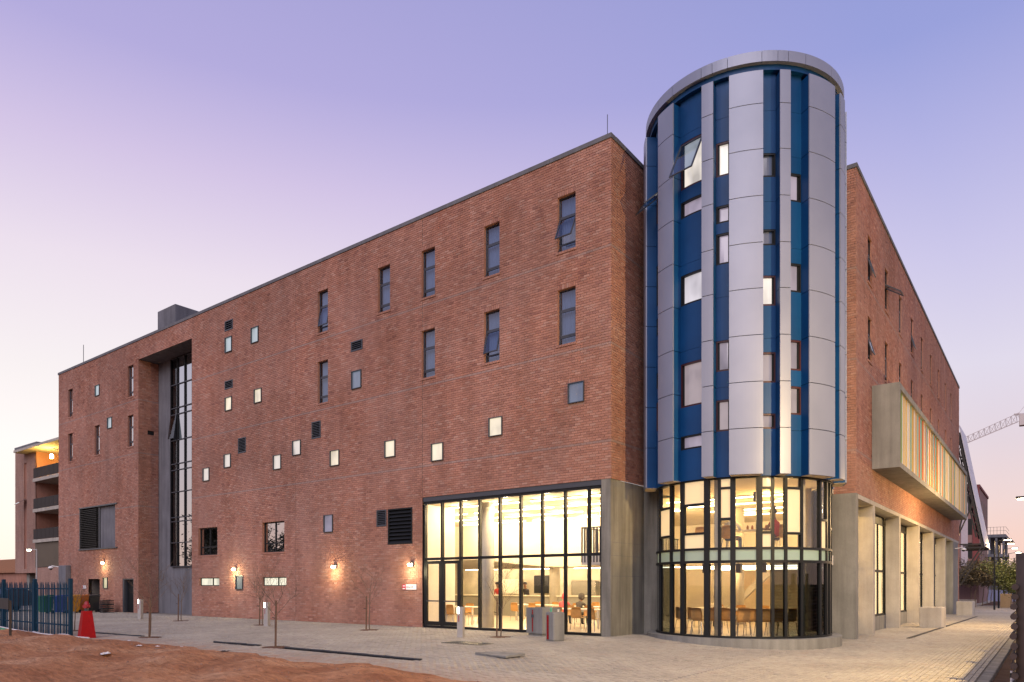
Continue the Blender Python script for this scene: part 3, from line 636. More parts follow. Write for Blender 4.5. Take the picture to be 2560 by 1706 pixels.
seq = [3, 4, 2, 0, 5, 4, 1, 7, 5, 4, 3, 4, 0, 3, 2, 5, 1, 0, 5, 4, 2, 4, 3, 0, 5, 7, 4, 1, 0, 5]
for k in range(88):
    b = 9.50 + k * .297; wd = rnd.choice((.09, .13, .17, .20))
    MB().box(6.55, 6.78, b, b + wd, 6.2, 8.9).build('slat', SCM[seq[(k * 7 + k // 30) % 30]], bxo)
MB().box(-.34, .62, 2.39, 2.52, -.3, 5.05).build('link_wall', MATS['board_concrete'], bld)
MB().prism([(4.83, 4.98), (5.03, 5.08), (4.75, 6.5), (4.55, 6.5)], -.4, 4.82).build('link_wall', CONC, bld)
# ------------------------------------------------ inside: hall, mezzanine, kitchen
MB().box(-22, -.62, .17, 16, -.3, .03).box(-.62, 5.2, 6.5, 16, -.3, .031).box(-.62, 2.5, 4.1, 6.5, -.3, .032).build('hall_floor', FLOORI, bld)
MB().box(-22, -.65, .36, 16, 4.85, 5.0).box(-.65, 5.2, 4.15, 16, 4.86, 5.0).build('hall_ceiling', mat('ceiling_cream', (.66, .58, .44), .85, var=.05), bld)
MB().box(-22.2, -22, .2, 16, 0, 4.9).box(-22, 5.2, 16, 16.2, 0, 4.9).box(-22, -8.5, 1.87, 1.95, 0, 4.9).box(-8.5, -8.44, .22, 1.95, 0, 4.9).build('hall_wall', WHITEW, bld)
# white bulkhead with a swept underside over the servery
bk = MB(); n = 40; v = []
for i in range(n + 1):
    a = -20 + 16.5 * i / n; zb = 2.55 + .55 * sm((a + 20) / 7) * (.5 + .5 * math.cos(a * .42))
    v += [(a, 9.0, zb), (a, 9.0, 4.85), (a, 9.6, zb)]
f = []
for i in range(n): f += [(3 * i, 3 * i + 3, 3 * i + 4, 3 * i + 1), (3 * i, 3 * i + 2, 3 * i + 5, 3 * i + 3)]
bk.add(v, f).build('bulkhead', WHITEW, bld)
MB().box(-17.5, -5.0, 9.7, 10.3, .03, 1.08).build('servery_counter', mat('counter_tile', (.27, .26, .23), .45, var=.3, scale=30), bld)
MB().box(-17.6, -4.9, 9.62, 10.4, 1.08, 1.13).build('counter_top', TABLE, bld)
MB().box(-20, -5, 13.2, 13.3, .03, 2.6).build('kitchen_wall', mat('kitchen_grey', (.55, .50, .40), .5, var=.25, scale=1.5), bld)
for k, (a, wd, z0, z1, m_) in enumerate(((-14.5, 1.4, 1.15, 2.0, 'tile'), (-12.0, 1.0, 1.2, 2.2, 'dark'), (-9.5, 1.5, 1.1, 1.9, 'steel'), (-7.6, .9, 1.3, 2.2, 'dark'))):
    MB().bbox(a, a + wd, 12.6, 13.1, z0, z1, .03).build('kitchen_unit', {'tile': TABLE, 'dark': DARK, 'steel': CHROME}[m_], bld)
COLM = concrete('column_concrete', (.50, .47, .41), .15)
for (x, y) in ((-6.2, 1.3), (-8.7, 9.8), (-3.2, 9.6), (.9, 9.0), (3.6, 9.0), (-13.5, 5.0)):
    MB().lathe([(.28, .03), (.28, 4.85)], 24, (x, y)).build('column', COLM, bld, smooth=True)
# mezzanine slab with slatted balustrade
MB().box(-1.7, -.66, .95, 14, 2.36, 2.70).box(-.66, 5.2, 5.9, 14, 2.362, 2.702).build('mezzanine_slab', WHITEW, bld)
bal = MB().box(-1.7, -.66, .93, .97, 3.62, 3.67).box(-1.72, -1.68, .97, 9, 3.62, 3.67).build('balustrade', STEEL, bld)
for k in range(9): MB().box(-1.7 + k * .12, -1.7 + k * .12 + .05, .93, .96, 2.45, 3.62).build('slat', STEEL, bal)
for k in range(52): MB().box(-1.715, -1.685, .98 + k * .155, 1.03 + k * .155, 2.45, 3.62).build('slat', STEEL, bal)
# back rooms seen through the round tower
MB().box(-.6, 5.2, 13.0, 13.1, .03, 2.36).build('back_wall', CREAM, bld)
MB().box(2.35, 2.85, 12.93, 13.0, .05, 2.1).build('red_door', mat('door_red', (.55, .06, .05), .5, var=.05), bld)
for (p, q) in (((-.4, 11.5, .5), (1.6, 11.5, 2.36)), ((4.9, 11.5, .3), (3.0, 11.5, 2.36))): MB().bar(p, q, .26, .26).build('brace', COLM, bld)

# ================================================================== round corner tower
TC = (3.14, 3.06)
tw = thing('round_tower', 'round corner tower clad in silver and blue panels above a glass drum', 'tower', (TC[0], TC[1], 0))
RS, RB, RG = 3.15, 2.80, 2.68
ZS = [4.84, 6.165, 7.49, 8.82, 10.15, 11.46, 12.79, 14.12, 15.42, 16.38]
SIL = [(-160, -141.5), (-122.7, -109.6), (-91.3, -85.0), (-76.7, -59.7), (-51.0, -45.3), (-34.3, -13.7), (-6.6, 2.0), (12, 30), (40, 60), (75, 95), (110, 130), (145, 165), (180, 188)]
for (t0, t1) in SIL:
    MB().arc(RB - .02, RS - .043, t0 + .3, t1 - .3, 4.842, 4.87).build('panel_soffit', CREAM, tw)
    MB().arc(RS - .075, RS - .055, t0 + .35, t1 - .35, 4.85, 16.37).build('panel_backing', DARK, tw)  # dark sheet added behind the panels to keep their open joints dark
    for i in range(9):
        z0, z1 = ZS[i] + .010, ZS[i + 1] - .010
        MB().arc(RS - .04, RS, t0, t1, z0, z1, max(2, int((t1 - t0) / 1.6))).build('silver_panel', SILVER, tw)
        for t, s_ in ((t0, 1), (t1, -1)):      # blue returns at both sides
            MB().arc(RB - .02, RS - .043, t + s_ * .25, t + s_ * .9, z0 - .002, z1 + .002, 1).build('blue_return', BLUE, tw)
WINS = {0: [(13.45, 14.3), (10.77, 12.1), (9.80, 10.36), (8.07, 8.59), (6.69, 7.63)], 1: [(13.78, 15.2), (12.9, 13.4), (10.22, 11.15), (7.10, 8.44), (5.80, 6.22)],
        2: [(13.72, 14.72), (12.34, 12.85), (11.12, 12.03), (7.97, 8.87), (6.20, 7.12)], 3: [(13.5, 14.19), (11.52, 11.98), (9.77, 10.64), (7.54, 8.42), (6.2, 6.64)], 4: [(12.83, 13.65), (10.2, 11.03), (7.92, 8.8), (6.63, 7.45)]}
WM = [glow_pane('tower_pane_mauve', (.58, .48, .60), .62), glow_pane('tower_pane_pale', (.86, .80, .84), .85), glow_pane('tower_pane_warm', (1.0, .90, .78), 1.0), glow_pane('tower_pane_dusk', (.34, .28, .33), .8), glow_pane('tower_pane_dark', (.03, .05, .09), .8), glow_pane('tower_pane_rose', (.42, .33, .33), .8)]
WK = {0: [2, 0, 0, 4, 3], 1: [2, 0, 1, 5, 0], 2: [2, 0, 0, 3, 5], 3: [4, 4, 2, 5, 5], 4: [0, 0, 3, 5]}
LIN = mat('red_lining', (.045, .008, .010), .5, var=.05)
bays = [(SIL[i][1] - .25, SIL[i + 1][0] + .25) for i in range(len(SIL) - 1)] + [(187.8, 199.9)]
for bi, (t0, t1) in enumerate(bays):
    ws = sorted(WINS.get(bi, [])); zcur = 4.84
    spans = []
    for (a, b) in ws + [(16.5, None)]:
        z = zcur
        for j in ZS[1:-1] + [16.5]:
            if z < j < a - .12 and j > z + .12: spans.append((z, j)); z = j
        spans.append((z, a)); zcur = b
    for (a, b) in spans:
        if b - a > .02: MB().arc(RB - .03, RB, t0, t1, a + .004, b - .004).build('blue_panel', BLUE, tw)
    for (a, b), k in zip(sorted(WINS.get(bi, []), reverse=True), WK.get(bi, [])):
        dt = .9; fr = MB()
        fr.arc(RB - .16, RB - .01, t0, t0 + dt, a, b).arc(RB - .16, RB - .01, t1 - dt, t1, a, b).arc(RB - .16, RB - .01, t0 + dt, t1 - dt, a, a + .05).arc(RB - .16, RB - .01, t0 + dt, t1 - dt, b - .05, b)
        w = fr.build('window', LIN if k in (2, 3, 5) else DARK, tw)
        MB().arc(RB - .10, RB - .085, t0 + dt, t1 - dt, a + .05, b - .05, 4).build('pane', WM[k], w)
        MB().arc(RB - .12, RB - .05, t0 + dt, t0 + dt + .9, a + .05, b - .05, 1).arc(RB - .12, RB - .05, t1 - dt - .9, t1 - dt, a + .05, b - .05, 1).build('inner_frame', DARK, w)
# two top-hung sashes standing open
def open_sash(t0, t1, zt, L, ang):
    tm = R((t0 + t1) / 2); rr = RB + .02; hw = (t1 - t0) / 2 * math.pi / 180 * RB; cx, sx = math.cos(tm), math.sin(tm)
    def pl(s, d, u): r_ = rr + u * math.sin(ang) + d * math.cos(ang); return (r_ * cx - s * sx, r_ * sx + s * cx, zt - u * math.cos(ang) + d * math.sin(ang))
    q = MB(pl); e = .05; q.box(-hw, -hw + e, 0, .03, 0, L).box(hw - e, hw, 0, .03, 0, L).box(-hw + e, hw - e, 0, .03, 0, e).box(-hw + e, hw - e, 0, .03, L - e, L)
    s = q.build('open_sash', STEEL, tw); MB(pl).quad((-hw + e, .015, e), (hw - e, .015, e), (hw - e, .015, L - e), (-hw + e, .015, L - e)).build('sash_pane', GLASS_W, s)
open_sash(-109, -92.5, 15.1, 1.32, R(27)); open_sash(-140, -124, 14.25, .9, R(50))
# cap ring
CJ = [-180, -160, -141.5, -124.5, -111.4, -92.1, -85.9, -77.7, -60.1, -51.7, -45.9, -35.5, -15.2, -7, 3, 13, 32, 52, 72, 92, 112, 132, 152, 180]
for i in range(len(CJ) - 1):
    MB().arc(2.86, 3.08, CJ[i] + .12, CJ[i + 1] - .12, 16.66, 16.97).build('cap_panel', SILVER, tw)
MB().arc(2.5, 2.95, -180, 180, 16.50, 16.66, 72).build('cap_soffit', BLUE, tw)
MB().arc(0.0, 2.88, -180, 180, 16.70, 16.9, 48).build('tower_roof', CONC_D, tw)
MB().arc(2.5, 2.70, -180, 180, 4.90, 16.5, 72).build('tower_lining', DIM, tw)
MB().arc(0.0, 2.775, -180, 180, 4.855, 4.93, 72).build('tower_soffit', CREAM, tw)
# glass drum
GM = [-165, -139.2, -121.3, -110.1, -91.9, -83.7, -75.5, -59.9, -51.8, -43.4, -32.0, -14.3, -4.6, 3.0, 14, 30, 48]
WIDE = {-110.1: .075, -91.9: .08, -75.5: .075, -59.9: .085, -121.3: .055}
FROSTY = {(1, 1), (3, 2), (3, 0), (5, 1), (5, 2), (7, 0), (7, 2), (9, 1), (11, 0), (13, 1)}      # (bay, pane from below)
SUB = {1: [3.2, 4.1], 3: [3.22, 4.1], 5: [3.62, 4.53], 7: [3.2, 4.5], 9: [3.18, 4.5], 11: [3.62], 13: [3.4]}
fr = MB().arc(2.60, 2.74, -165, 48, .10, .16).arc(2.60, 2.74, -165, 48, 2.32, 2.40).arc(2.60, 2.74, -165, 48, 2.71, 2.78).arc(2.60, 2.74, -165, 48, 4.80, 4.855)
drum = fr.build('drum_frame', DARK, tw)
for t in GM:
    w = WIDE.get(t, .042); dt = math.degrees(w / RG)
    MB().arc(2.62, 2.735, t - dt, t + dt, .16, 4.80, 2).build('mullion', DARK, drum)
for i in range(len(GM) - 1):
    d0 = math.degrees(WIDE.get(GM[i], .042) / RG); d1 = math.degrees(WIDE.get(GM[i + 1], .042) / RG); t0, t1 = GM[i] + d0, GM[i + 1] - d1
    MB().arc(2.675, 2.683, t0, t1, .16, 2.32).build('pane', GLASS_T if (i < 2 or i > 7) else GLASS, drum)  # outer bays get darker glass in place of dark reflections
    MB().arc(2.675, 2.683, t0, t1, 2.40, 2.71).build('band_pane', FROST_G, drum)
    zs = [2.78] + SUB.get(i, []) + [4.80]
    for j in range(len(zs) - 1):
        z0, z1 = zs[j] + (.035 if j else 0), zs[j + 1] - (.035 if j < len(zs) - 2 else 0)
        MB().arc(2.675, 2.683, t0, t1, z0, z1).build('pane', FROST if (i, j) in FROSTY else GLASS, drum)
        if j: MB().arc(2.61, 2.74, t0, t1, zs[j] - .035, zs[j] + .035).build('transom', DARK, drum)
MB().arc(0.0, 3.03, -180, 180, -.6, .10, 72).build('plinth', CONC, tw)['label'] = 'low round concrete plinth under the glass drum'
MB().arc(0.0, 2.56, -180, 180, 2.44, 2.68, 48).build('floor_slab', WHITEW, tw)
MB().arc(0.0, 2.56, -180, 180, .101, .125, 48).build('drum_floor', FLOORI, tw)
for t in (-88, -20, 40): MB().lathe([(.11, .12), (.11, 4.85)], 16, (2.25 * math.cos(R(t)), 2.25 * math.sin(R(t)))).build('column', COLM, tw, smooth=True)
MB().box(-3.4, 2.0, 1.2, 3.2, 2.45, 2.675).build('slab_link', WHITEW, tw)

# ================================================================== inside things
def strip(x0, x1, y, z, group, label):
    t = thing('ceiling_light', label, 'light', ((x0 + x1) / 2, y, z), 0, group)
    L = (x1 - x0) / 2
    MB().box(-L, L, -.05, .05, 0, .04).build('housing', WHITEW, t); MB().box(-L + .03, L - .03, -.035, .035, -.03, 0).build('tube', TUBE, t)
    pw, cl = ((210, (1.0, .62, .21)) if 'upper' in group else (48, (1.0, .62, .25))) if 'tower' in group else (125, (1.0, .76, .44))
    for u in (-.5, .5): point_light('tube_glow', (u * L * 1.1, 0, -.22), pw, cl, .10, t)
ROWN = ('first', 'second', 'third', 'fourth')
for r_, y in enumerate((1.4, 3.6, 5.8, 8.0)):
    for p_, (x0, x1) in zip(('left', 'middle', 'right'), ((-13.5, -9.2), (-8.8 if r_ else -8.3, -4.6), (-4.2, -.9))):
        if r_ == 0 and p_ == 'left': continue
        strip(x0, x1, y, 4.80, 'tube lights on the dining hall ceiling', '%s tube light of the %s row behind the tall glass screen' % (p_, ROWN[r_]))
for r_, y in enumerate((5.0, 7.0, 9.2, 11.4)): strip(-.4, 4.6, y, 4.80, 'tube lights of the upper tower room', '%s tube light from the glass in the upper room of the drum' % ROWN[r_])
for r_, y in enumerate((4.3, 6.6, 8.2, 10.0)): strip(-.3, 4.7, y, 2.335, 'tube lights of the lower tower room', '%s tube light from the glass in the lower room of the drum' % ROWN[r_])
for p_, x in zip(('left', 'middle', 'right'), (-15, -11, -7.5)): strip(x - 1.2, x + 1.2, 11.6, 2.55, 'tube lights over the servery', '%s tube light over the servery at the back of the hall' % p_)

def make_chair():
    t = thing('dining_chair', '', 'chair')
    n = 9; v = []; prof = [(-.20, .455), (-.10, .44), (.08, .44), (.17, .47), (.20, .55), (.215, .68), (.225, .84)]
    for (y, z) in prof:
        for i in range(n):
            u = -1 + 2 * i / (n - 1); hw = .20 if z < .6 else .20 - .03 * max(0, (z - .75) / .1)
            v.append((u * hw, y - .035 * u * u * (1 if z > .5 else 0), z + .012 * u * u - (.02 * u * u if z > .8 else 0)))
    m = len(prof); off = [(x, y + .012, z - .012) for x, y, z in v]; f = []
    for k in range(m - 1):
        for i in range(n - 1): a = k * n + i; f += [(a, a + 1, a + n + 1, a + n), (a + m * n, a + n + m * n, a + n + 1 + m * n, a + 1 + m * n)]
    rim = [i for i in range(n)] + [k * n + n - 1 for k in range(1, m)] + [(m - 1) * n + i for i in range(n - 2, -1, -1)] + [k * n for k in range(m - 2, 0, -1)]
    for a, b in zip(rim, rim[1:] + rim[:1]): f.append((a, b, b + m * n, a + m * n))
    MB().add(v + off, f).build('seat_shell', WOODC, t, smooth=True)
    for sx in (-1, 1):
        for sy in (-1, 1): MB().tube([(sx * .13, sy * .10, .435), (sx * .17, sy * .17, .41), (sx * .21, sy * .22, 0)], .011, 6).build('leg', CHROME, t)
    return t
chair0 = make_chair(); first = [True]
def chair(x, y, z, rz, label, group):
    c = chair0 if first[0] else clone(chair0); first[0] = False
    c.location = (x, y, z); c.rotation_euler.z = rz; c['label'] = label; c['group'] = group; return c
def table(x, y, z, L, W, rz, label, h=.74):
    t = thing('dining_table', label, 'table', (x, y, z), rz)
    MB().bbox(-L / 2, L / 2, -W / 2, W / 2, h - .035, h, .008).build('table_top', TABLE, t)
    for sx in (-1, 1):
        for sy in (-1, 1): MB().box(sx * (L / 2 - .08) - .03, sx * (L / 2 - .08) + .03, sy * (W / 2 - .08) - .03, sy * (W / 2 - .08) + .03, 0, h - .035).build('leg', TABLE, t)
    return t
table(-3.2, 2.9, .03, 2.6, .75, 0, 'pale long dining table just behind the right half of the glass screen')
table(-8.3, 2.4, .03, 1.5, .75, 0, 'pale dining table behind the glass entrance doors of the dining hall')
table(-4.6, 5.6, .03, 2.2, .75, 0, 'pale dining table where the two hooded people sit')
table(-7.5, 6.6, .03, 2.2, .75, 0, 'pale dining table in the middle of the dining hall')
HG = 'wooden chairs in the dining hall'
LMR = ('left', 'middle', 'right')
for k, x in enumerate((-4.2, -3.4, -2.6)): chair(x, 2.15, .03, R(180 + rnd.uniform(-15, 15)), LMR[k] + ' wooden chair on the glass side of the long table behind the screen', HG)
for k, x in enumerate((-4.0, -3.1, -2.3)): chair(x, 3.65, .03, R(rnd.uniform(-12, 12)), LMR[k] + ' wooden chair on the far side of the long table behind the screen', HG)
for x in (-8.25, -7.5): chair(x, 1.6, .03, R(180 + rnd.uniform(-20, 20)), ('left' if x < -8 else 'right') + ' wooden chair nearest the glass entrance doors, inside the hall', HG)
for x in (-8.8, -7.9): chair(x, 3.2, .03, R(rnd.uniform(-20, 20)), ('left' if x < -8 else 'right') + ' wooden chair on the far side of the table behind the glass doors', HG)
for x in (-8.2, -7.2): chair(x, 5.9, .03, R(180), ('left' if x < -8 else 'right') + ' wooden chair on the near side of the middle table of the hall', HG); chair(x, 7.4, .03, 0, ('left' if x < -8 else 'right') + ' wooden chair on the far side of the middle table of the hall', HG)
for k, x in enumerate((-5.4, -4.6, -3.8)): chair(x, 6.4, .03, R(rnd.uniform(-10, 10)), LMR[k] + ' wooden chair facing the two hooded people', HG)
for k, x in enumerate((-5.7, -5.0, -4.2, -3.4)): chair(x, 8.6, .03, R(rnd.uniform(-10, 10)), ROWN[k] + ' wooden chair from the left in the back row by the servery', HG)
chair(-1.5, 1.5, .03, R(165), 'wooden chair standing alone beside the concrete pier inside the hall', HG)
DG = 'chairs crowded in the lower glass drum'
DORD = ('leftmost', 'second from left', 'third from left', 'fourth from left', 'fifth from left', 'sixth from left', 'seventh from left', 'fourth from right', 'third from right', 'rightmost', 'inner one on the left', 'inner one on the right')
for k, (t, r_) in enumerate(((-133, 2.0), (-117, 1.9), (-106, 2.1), (-98, 1.9), (-86, 1.55), (-70, 2.05), (-62, 1.8), (-52, 2.0), (-40, 1.9), (-30, 2.05), (-104, 1.2), (-66, 1.1))):
    a = R(t); chair(TC[0] + r_ * math.cos(a), TC[1] + r_ * math.sin(a), .125, a - R(90) + R(rnd.uniform(-25, 25)), 'brown wooden chair behind the lower drum glass, ' + DORD[k], DG)
table(3.0, 3.2, .125, 2.2, .8, R(10), 'round-cornered table in the middle of the lower glass drum'.replace('round-cornered', 'pale'))
table(1.6, 6.8, .03, 3.2, .8, 0, 'long pale table behind the lower glass drum')
for k, x in enumerate((.6, 1.5, 2.4)): chair(x, 7.6, .03, R(rnd.uniform(-10, 10)), LMR[k] + ' wooden chair at the long table behind the lower drum', 'chairs at the long table behind the lower drum')
UG = 'chairs in the upper glass drum'
table(3.6, 2.6, 2.68, 1.6, .7, R(20), 'dark edged table in the upper glass drum with bottles on it')
for (x, y, a) in ((3.30, 1.65, 170), (2.35, 1.75, 190), (4.6, 2.2, 250)): chair(x, y, 2.68, R(a), {3.30: 'pale wooden chair under the person in white in the upper drum', 2.35: 'empty wooden chair with its back to the upper drum glass', 4.6: 'wooden chair of the person in a red top in the upper drum'}[x], UG)
BTL = mat('amber_bottle', (.45, .16, .03), .2, var=.1)
for k in range(5):
    b = thing('bottle', '%s small amber jar from the left on the upper drum table' % ('first', 'second', 'third', 'fourth', 'fifth')[k], 'bottle', (3.55 + .13 * k, 2.5 + .05 * k, 3.42), 0, 'jars on the upper drum table')
    MB().lathe([(.035, 0), (.038, .02), (.038, .10), (.02, .13), (.02, .15)], 10).build('glass', BTL, b, smooth=True); MB().lathe([(.022, .15), (.022, .17)], 10).build('lid', TABLE, b)
# hanging loudspeakers
for (x, y, z, lab) in ((2.55, 1.6, 2.05, 'black loudspeaker hung at the left of the lower drum ceiling'), (3.35, 2.2, 2.05, 'black loudspeaker hung in the middle of the lower drum ceiling'), (4.25, 1.75, 2.05, 'black loudspeaker hung right of the lower drum middle'), (4.05, 1.95, 4.25, 'black loudspeaker hung under the upper drum ceiling')):
    s = thing('loudspeaker', lab, 'loudspeaker', (x, y, z)); MB().bbox(-.11, .11, -.1, .1, 0, .30, .015).build('cabinet', DARK, s); MB().tube([(0, 0, .3), (0, 0, .42 if z < 3 else .55)], .012, 6).build('bracket', STEEL, s)

# ------------------------------------------------ people
SKIN = mat('skin_brown', (.22, .11, .06), .55, var=.05); SKIN2 = mat('skin_light_brown', (.34, .19, .11), .55, var=.05); HAIR = mat('hair_black', (.012, .010, .009), .6, var=.1)
def cloth(n_, c): return mat('cloth_' + n_, c, .9, var=.1, scale=14)
def person(label, loc, rz, top, legs, skin, lean=.12, stand=False, hood=False, arms='table', sleeve=True, hair=True, look=0.0):
    t = thing('person', label, 'person', loc, rz)
    J = {}; ed = []
    def j(n_, p, r_, par=None):
        J[n_] = (Vector(p), r_)
        if par: ed.append((par, n_))
    hz = .92 if stand else .50
    up = Vector((0, lean, 1)).normalized()
    P0 = Vector((0, 0, hz)); 
    j('pel', P0, .135); j('bel', P0 + up * .17, .125, 'pel'); j('che', P0 + up * .36, .145, 'bel'); j('nb', P0 + up * .50, .075, 'che'); j('nk', P0 + up * .57 + Vector((0, .02, 0)), .055, 'nb')
    hd = P0 + up * .66 + Vector((0, .05, .02)); j('jaw', hd, .078, 'nk'); j('cr', hd + Vector((0, .0, .105)), .092, 'jaw')
    for s in (-1, 1):
        k = 'l' if s < 0 else 'r'
        sh = P0 + up * .46 + Vector((s * .18, 0, 0)); j('sh' + k, sh, .062, 'che')
        if arms == 'table': el = sh + Vector((s * .07, .14, -.22)); wr = el + Vector((-s * .10, .22, .04))
        else: el = sh + Vector((s * .04, .03, -.28)); wr = el + Vector((-s * .03, .16, -.16))
        j('el' + k, el, .045, 'sh' + k); j('wr' + k, wr, .029, 'el' + k); j('pa' + k, wr + (wr - el).normalized() * .075, .036, 'wr' + k)
        if stand: kn = Vector((s * .10, .03, .49)); an = Vector((s * .11, -.02, .09))
        else: kn = Vector((s * .13, .42, .50)); an = Vector((s * .14, .40, .09))
        j('hp' + k, P0 + Vector((s * .095, .03, -.02)), .098, 'pel'); j('kn' + k, kn, .062, 'hp' + k); j('an' + k, an, .045, 'kn' + k); j('to' + k, an + Vector((0, .16, -.05)), .036, 'an' + k)
    names = list(J); me = bpy.data.meshes.new('body'); me.from_pydata([J[n_][0] for n_ in names], [(names.index(a), names.index(b)) for a, b in ed], [])
    o = bpy.data.objects.new('body', me); col.objects.link(o); sk = o.modifiers.new('skin', 'SKIN'); sk.use_smooth_shade = True
    for i, n_ in enumerate(names):
        sv = me.skin_vertices[0].data[i]; sv.radius = (J[n_][1], J[n_][1] * (.78 if n_ in ('che', 'bel') else 1)); sv.use_root = n_ == 'pel'
    sub = o.modifiers.new('sub', 'SUBSURF'); sub.levels = sub.render_levels = 2
    dg = bpy.context.evaluated_depsgraph_get(); nm = bpy.data.meshes.new_from_object(o.evaluated_get(dg)); bpy.data.objects.remove(o)
    # fingers, nose and eyes join the same body mesh
    x = MB()
    for s in (-1, 1):
        k = 'l' if s < 0 else 'r'; pa, wr = J['pa' + k][0], J['wr' + k][0]; d = (pa - wr).normalized(); side = Vector((1, 0, 0)); 
        for i, L in enumerate((.065, .075, .07, .055)):
            b = pa + d * .025 + side * ((i - 1.5) * .018); x.tube([b, b + d * L * .55 + Vector((0, 0, -.008)), b + d * L + Vector((0, 0, -.03))], [.0095, .0088, .006], 6)
        b = pa - side * s * .03; x.tube([b, b + d * .03 - side * s * .025, b + d * .058 - side * s * .03], [.011, .010, .007], 6)
    cr = J['cr'][0]; fc = cr + Vector((0, .085, -.055))
    x.tube([fc + Vector((0, -.01, .03)), fc + Vector((0, .02, -.005)), fc + Vector((0, -.005, -.02))], [.008, .016, .012], 6)
    n0 = len(nm.vertices); V = [tuple(p.co) for p in nm.vertices] + x.v; F = [tuple(p.vertices) for p in nm.polygons] + [tuple(i + n0 for i in f_) for f_ in x.f]
    b2 = bpy.data.meshes.new('body'); b2.from_pydata(V, [], F)
    for m_ in (top, legs, skin, DARK): b2.materials.append(m_)
    for p in b2.polygons:
        c = p.center; dmin = 9; best = 'pel'
        for a, b in ed:
            A, B = J[a][0], J[b][0]; ab = B - A; u = max(0, min(1, (c - A).dot(ab) / ab.length_squared)); dd = (c - (A + ab * u)).length - (J[a][1] * (1 - u) + J[b][1] * u) * .5
            if dd < dmin: dmin = dd; best = (a, b, u)
        a, b, u = best
        if b in ('jaw', 'cr', 'nk'): mi = 2
        elif b[:2] == 'pa' or p.index >= len(nm.polygons): mi = 2
        elif b[:2] == 'wr': mi = 0 if sleeve and u < .85 else 2
        elif b[:2] == 'el': mi = 0 if sleeve or u < .4 else 2
        elif b[:2] == 'to': mi = 3
        elif b[:2] in ('hp', 'kn', 'an'): mi = 1
        else: mi = 0
        p.material_index = mi; p.use_smooth = True
    body = bpy.data.objects.new('body', b2); col.objects.link(body); body.parent = t; bpy.data.meshes.remove(nm)
    if hood:
        h = MB(); v = []; f = []; n, m = 14, 9
        for i in range(m + 1):
            th = math.pi * i / m
            for k in range(n):
                ph = 2 * math.pi * k / n; r_ = .128 if i < 6 else .135
                v.append((cr.x + r_ * math.sin(th) * math.cos(ph), cr.y - .02 + (r_ + .02) * math.sin(th) * math.sin(ph), cr.z - .05 + .165 * math.cos(th)))
        for i in range(m):
            for k in range(n):
                kk = (k + 1) % n; yc = (v[i * n + k][1] + v[(i + 1) * n + kk][1]) / 2
                if yc - cr.y < .075: f.append((i * n + k, i * n + kk, (i + 1) * n + kk, (i + 1) * n + k))
        h.add(v, f).build('hood', top, t, smooth=True)
    elif hair:
        h = MB(); v = []; f = []; n, m = 14, 8
        for i in range(m + 1):
            th = math.pi * .62 * i / m
            for k in range(n): ph = 2 * math.pi * k / n; v.append((cr.x + .108 * math.sin(th) * math.cos(ph), cr.y - .014 + .116 * math.sin(th) * math.sin(ph) - (.0 if i < 5 else 0), cr.z - .005 + .118 * math.cos(th)))
        for i in range(m):
            for k in range(n):
                if i >= 4 and 2 <= k <= 4: continue
                f.append((i * n + k, i * n + (k + 1) % n, (i + 1) * n + (k + 1) % n, (i + 1) * n + k))
        h.add(v, f); h.lathe([(.02, cr.z + .10), (.05, cr.z + .12), (.055, cr.z + .15), (.03, cr.z + .18)], 10, (cr.x, cr.y - .05)) if look else None
        h.build('hair', HAIR, t, smooth=True)
    e = MB()
    for s in (-1, 1): e.lathe([(.001, cr.z - .062), (.009, cr.z - .056), (.011, cr.z - .05), (.009, cr.z - .044), (.001, cr.z - .038)], 8, (cr.x + s * .033, cr.y + .078))
    e.build('eyes', DARK, t, smooth=True)
    return t
person('person in a pink hooded jacket seated at a dining hall table', (-5.0, 4.85, -.02), R(8), cloth('pink', (.75, .13, .13)), cloth('navy', (.03, .035, .06)), SKIN, .25, hood=True)
person('person in a dark grey hooded top seated beside the pink jacket', (-4.25, 4.85, -.02), R(-10), cloth('grey', (.09, .08, .075)), cloth('black', (.02, .02, .022)), SKIN, .28, hood=True)
person('person in a white shirt seated with back to the upper drum glass', (3.28, 1.62, 2.64), R(-10), cloth('white', (.75, .72, .66)), cloth('denim', (.05, .08, .14)), SKIN, .15, look=.1)
person('person in a red sleeveless top seated in profile in the upper drum', (4.55, 2.15, 2.64), R(75), cloth('red', (.45, .05, .06)), cloth('denim_dark', (.04, .05, .08)), SKIN, .1, sleeve=False, look=.1)
person('person in a pale shirt bending over the table behind the lower drum', (1.0, 6.15, 0), R(0), cloth('pale', (.62, .58, .50)), cloth('brown', (.08, .06, .05)), SKIN2, .5)
person('kitchen worker in dark clothes standing behind the servery counter', (-11.6, 11.3, .03), R(180), cloth('charcoal', (.05, .045, .05)), cloth('black2', (.02, .02, .02)), SKIN, .03, stand=True, arms='down')
person('kitchen worker in a red top standing behind the servery counter', (-13.3, 11.0, .03), R(180), cloth('scarlet', (.55, .06, .05)), cloth('black3', (.02, .02, .02)), SKIN, .03, stand=True, arms='down')

# ================================================================== things outside
LAMPW = (1.0, .84, .48)
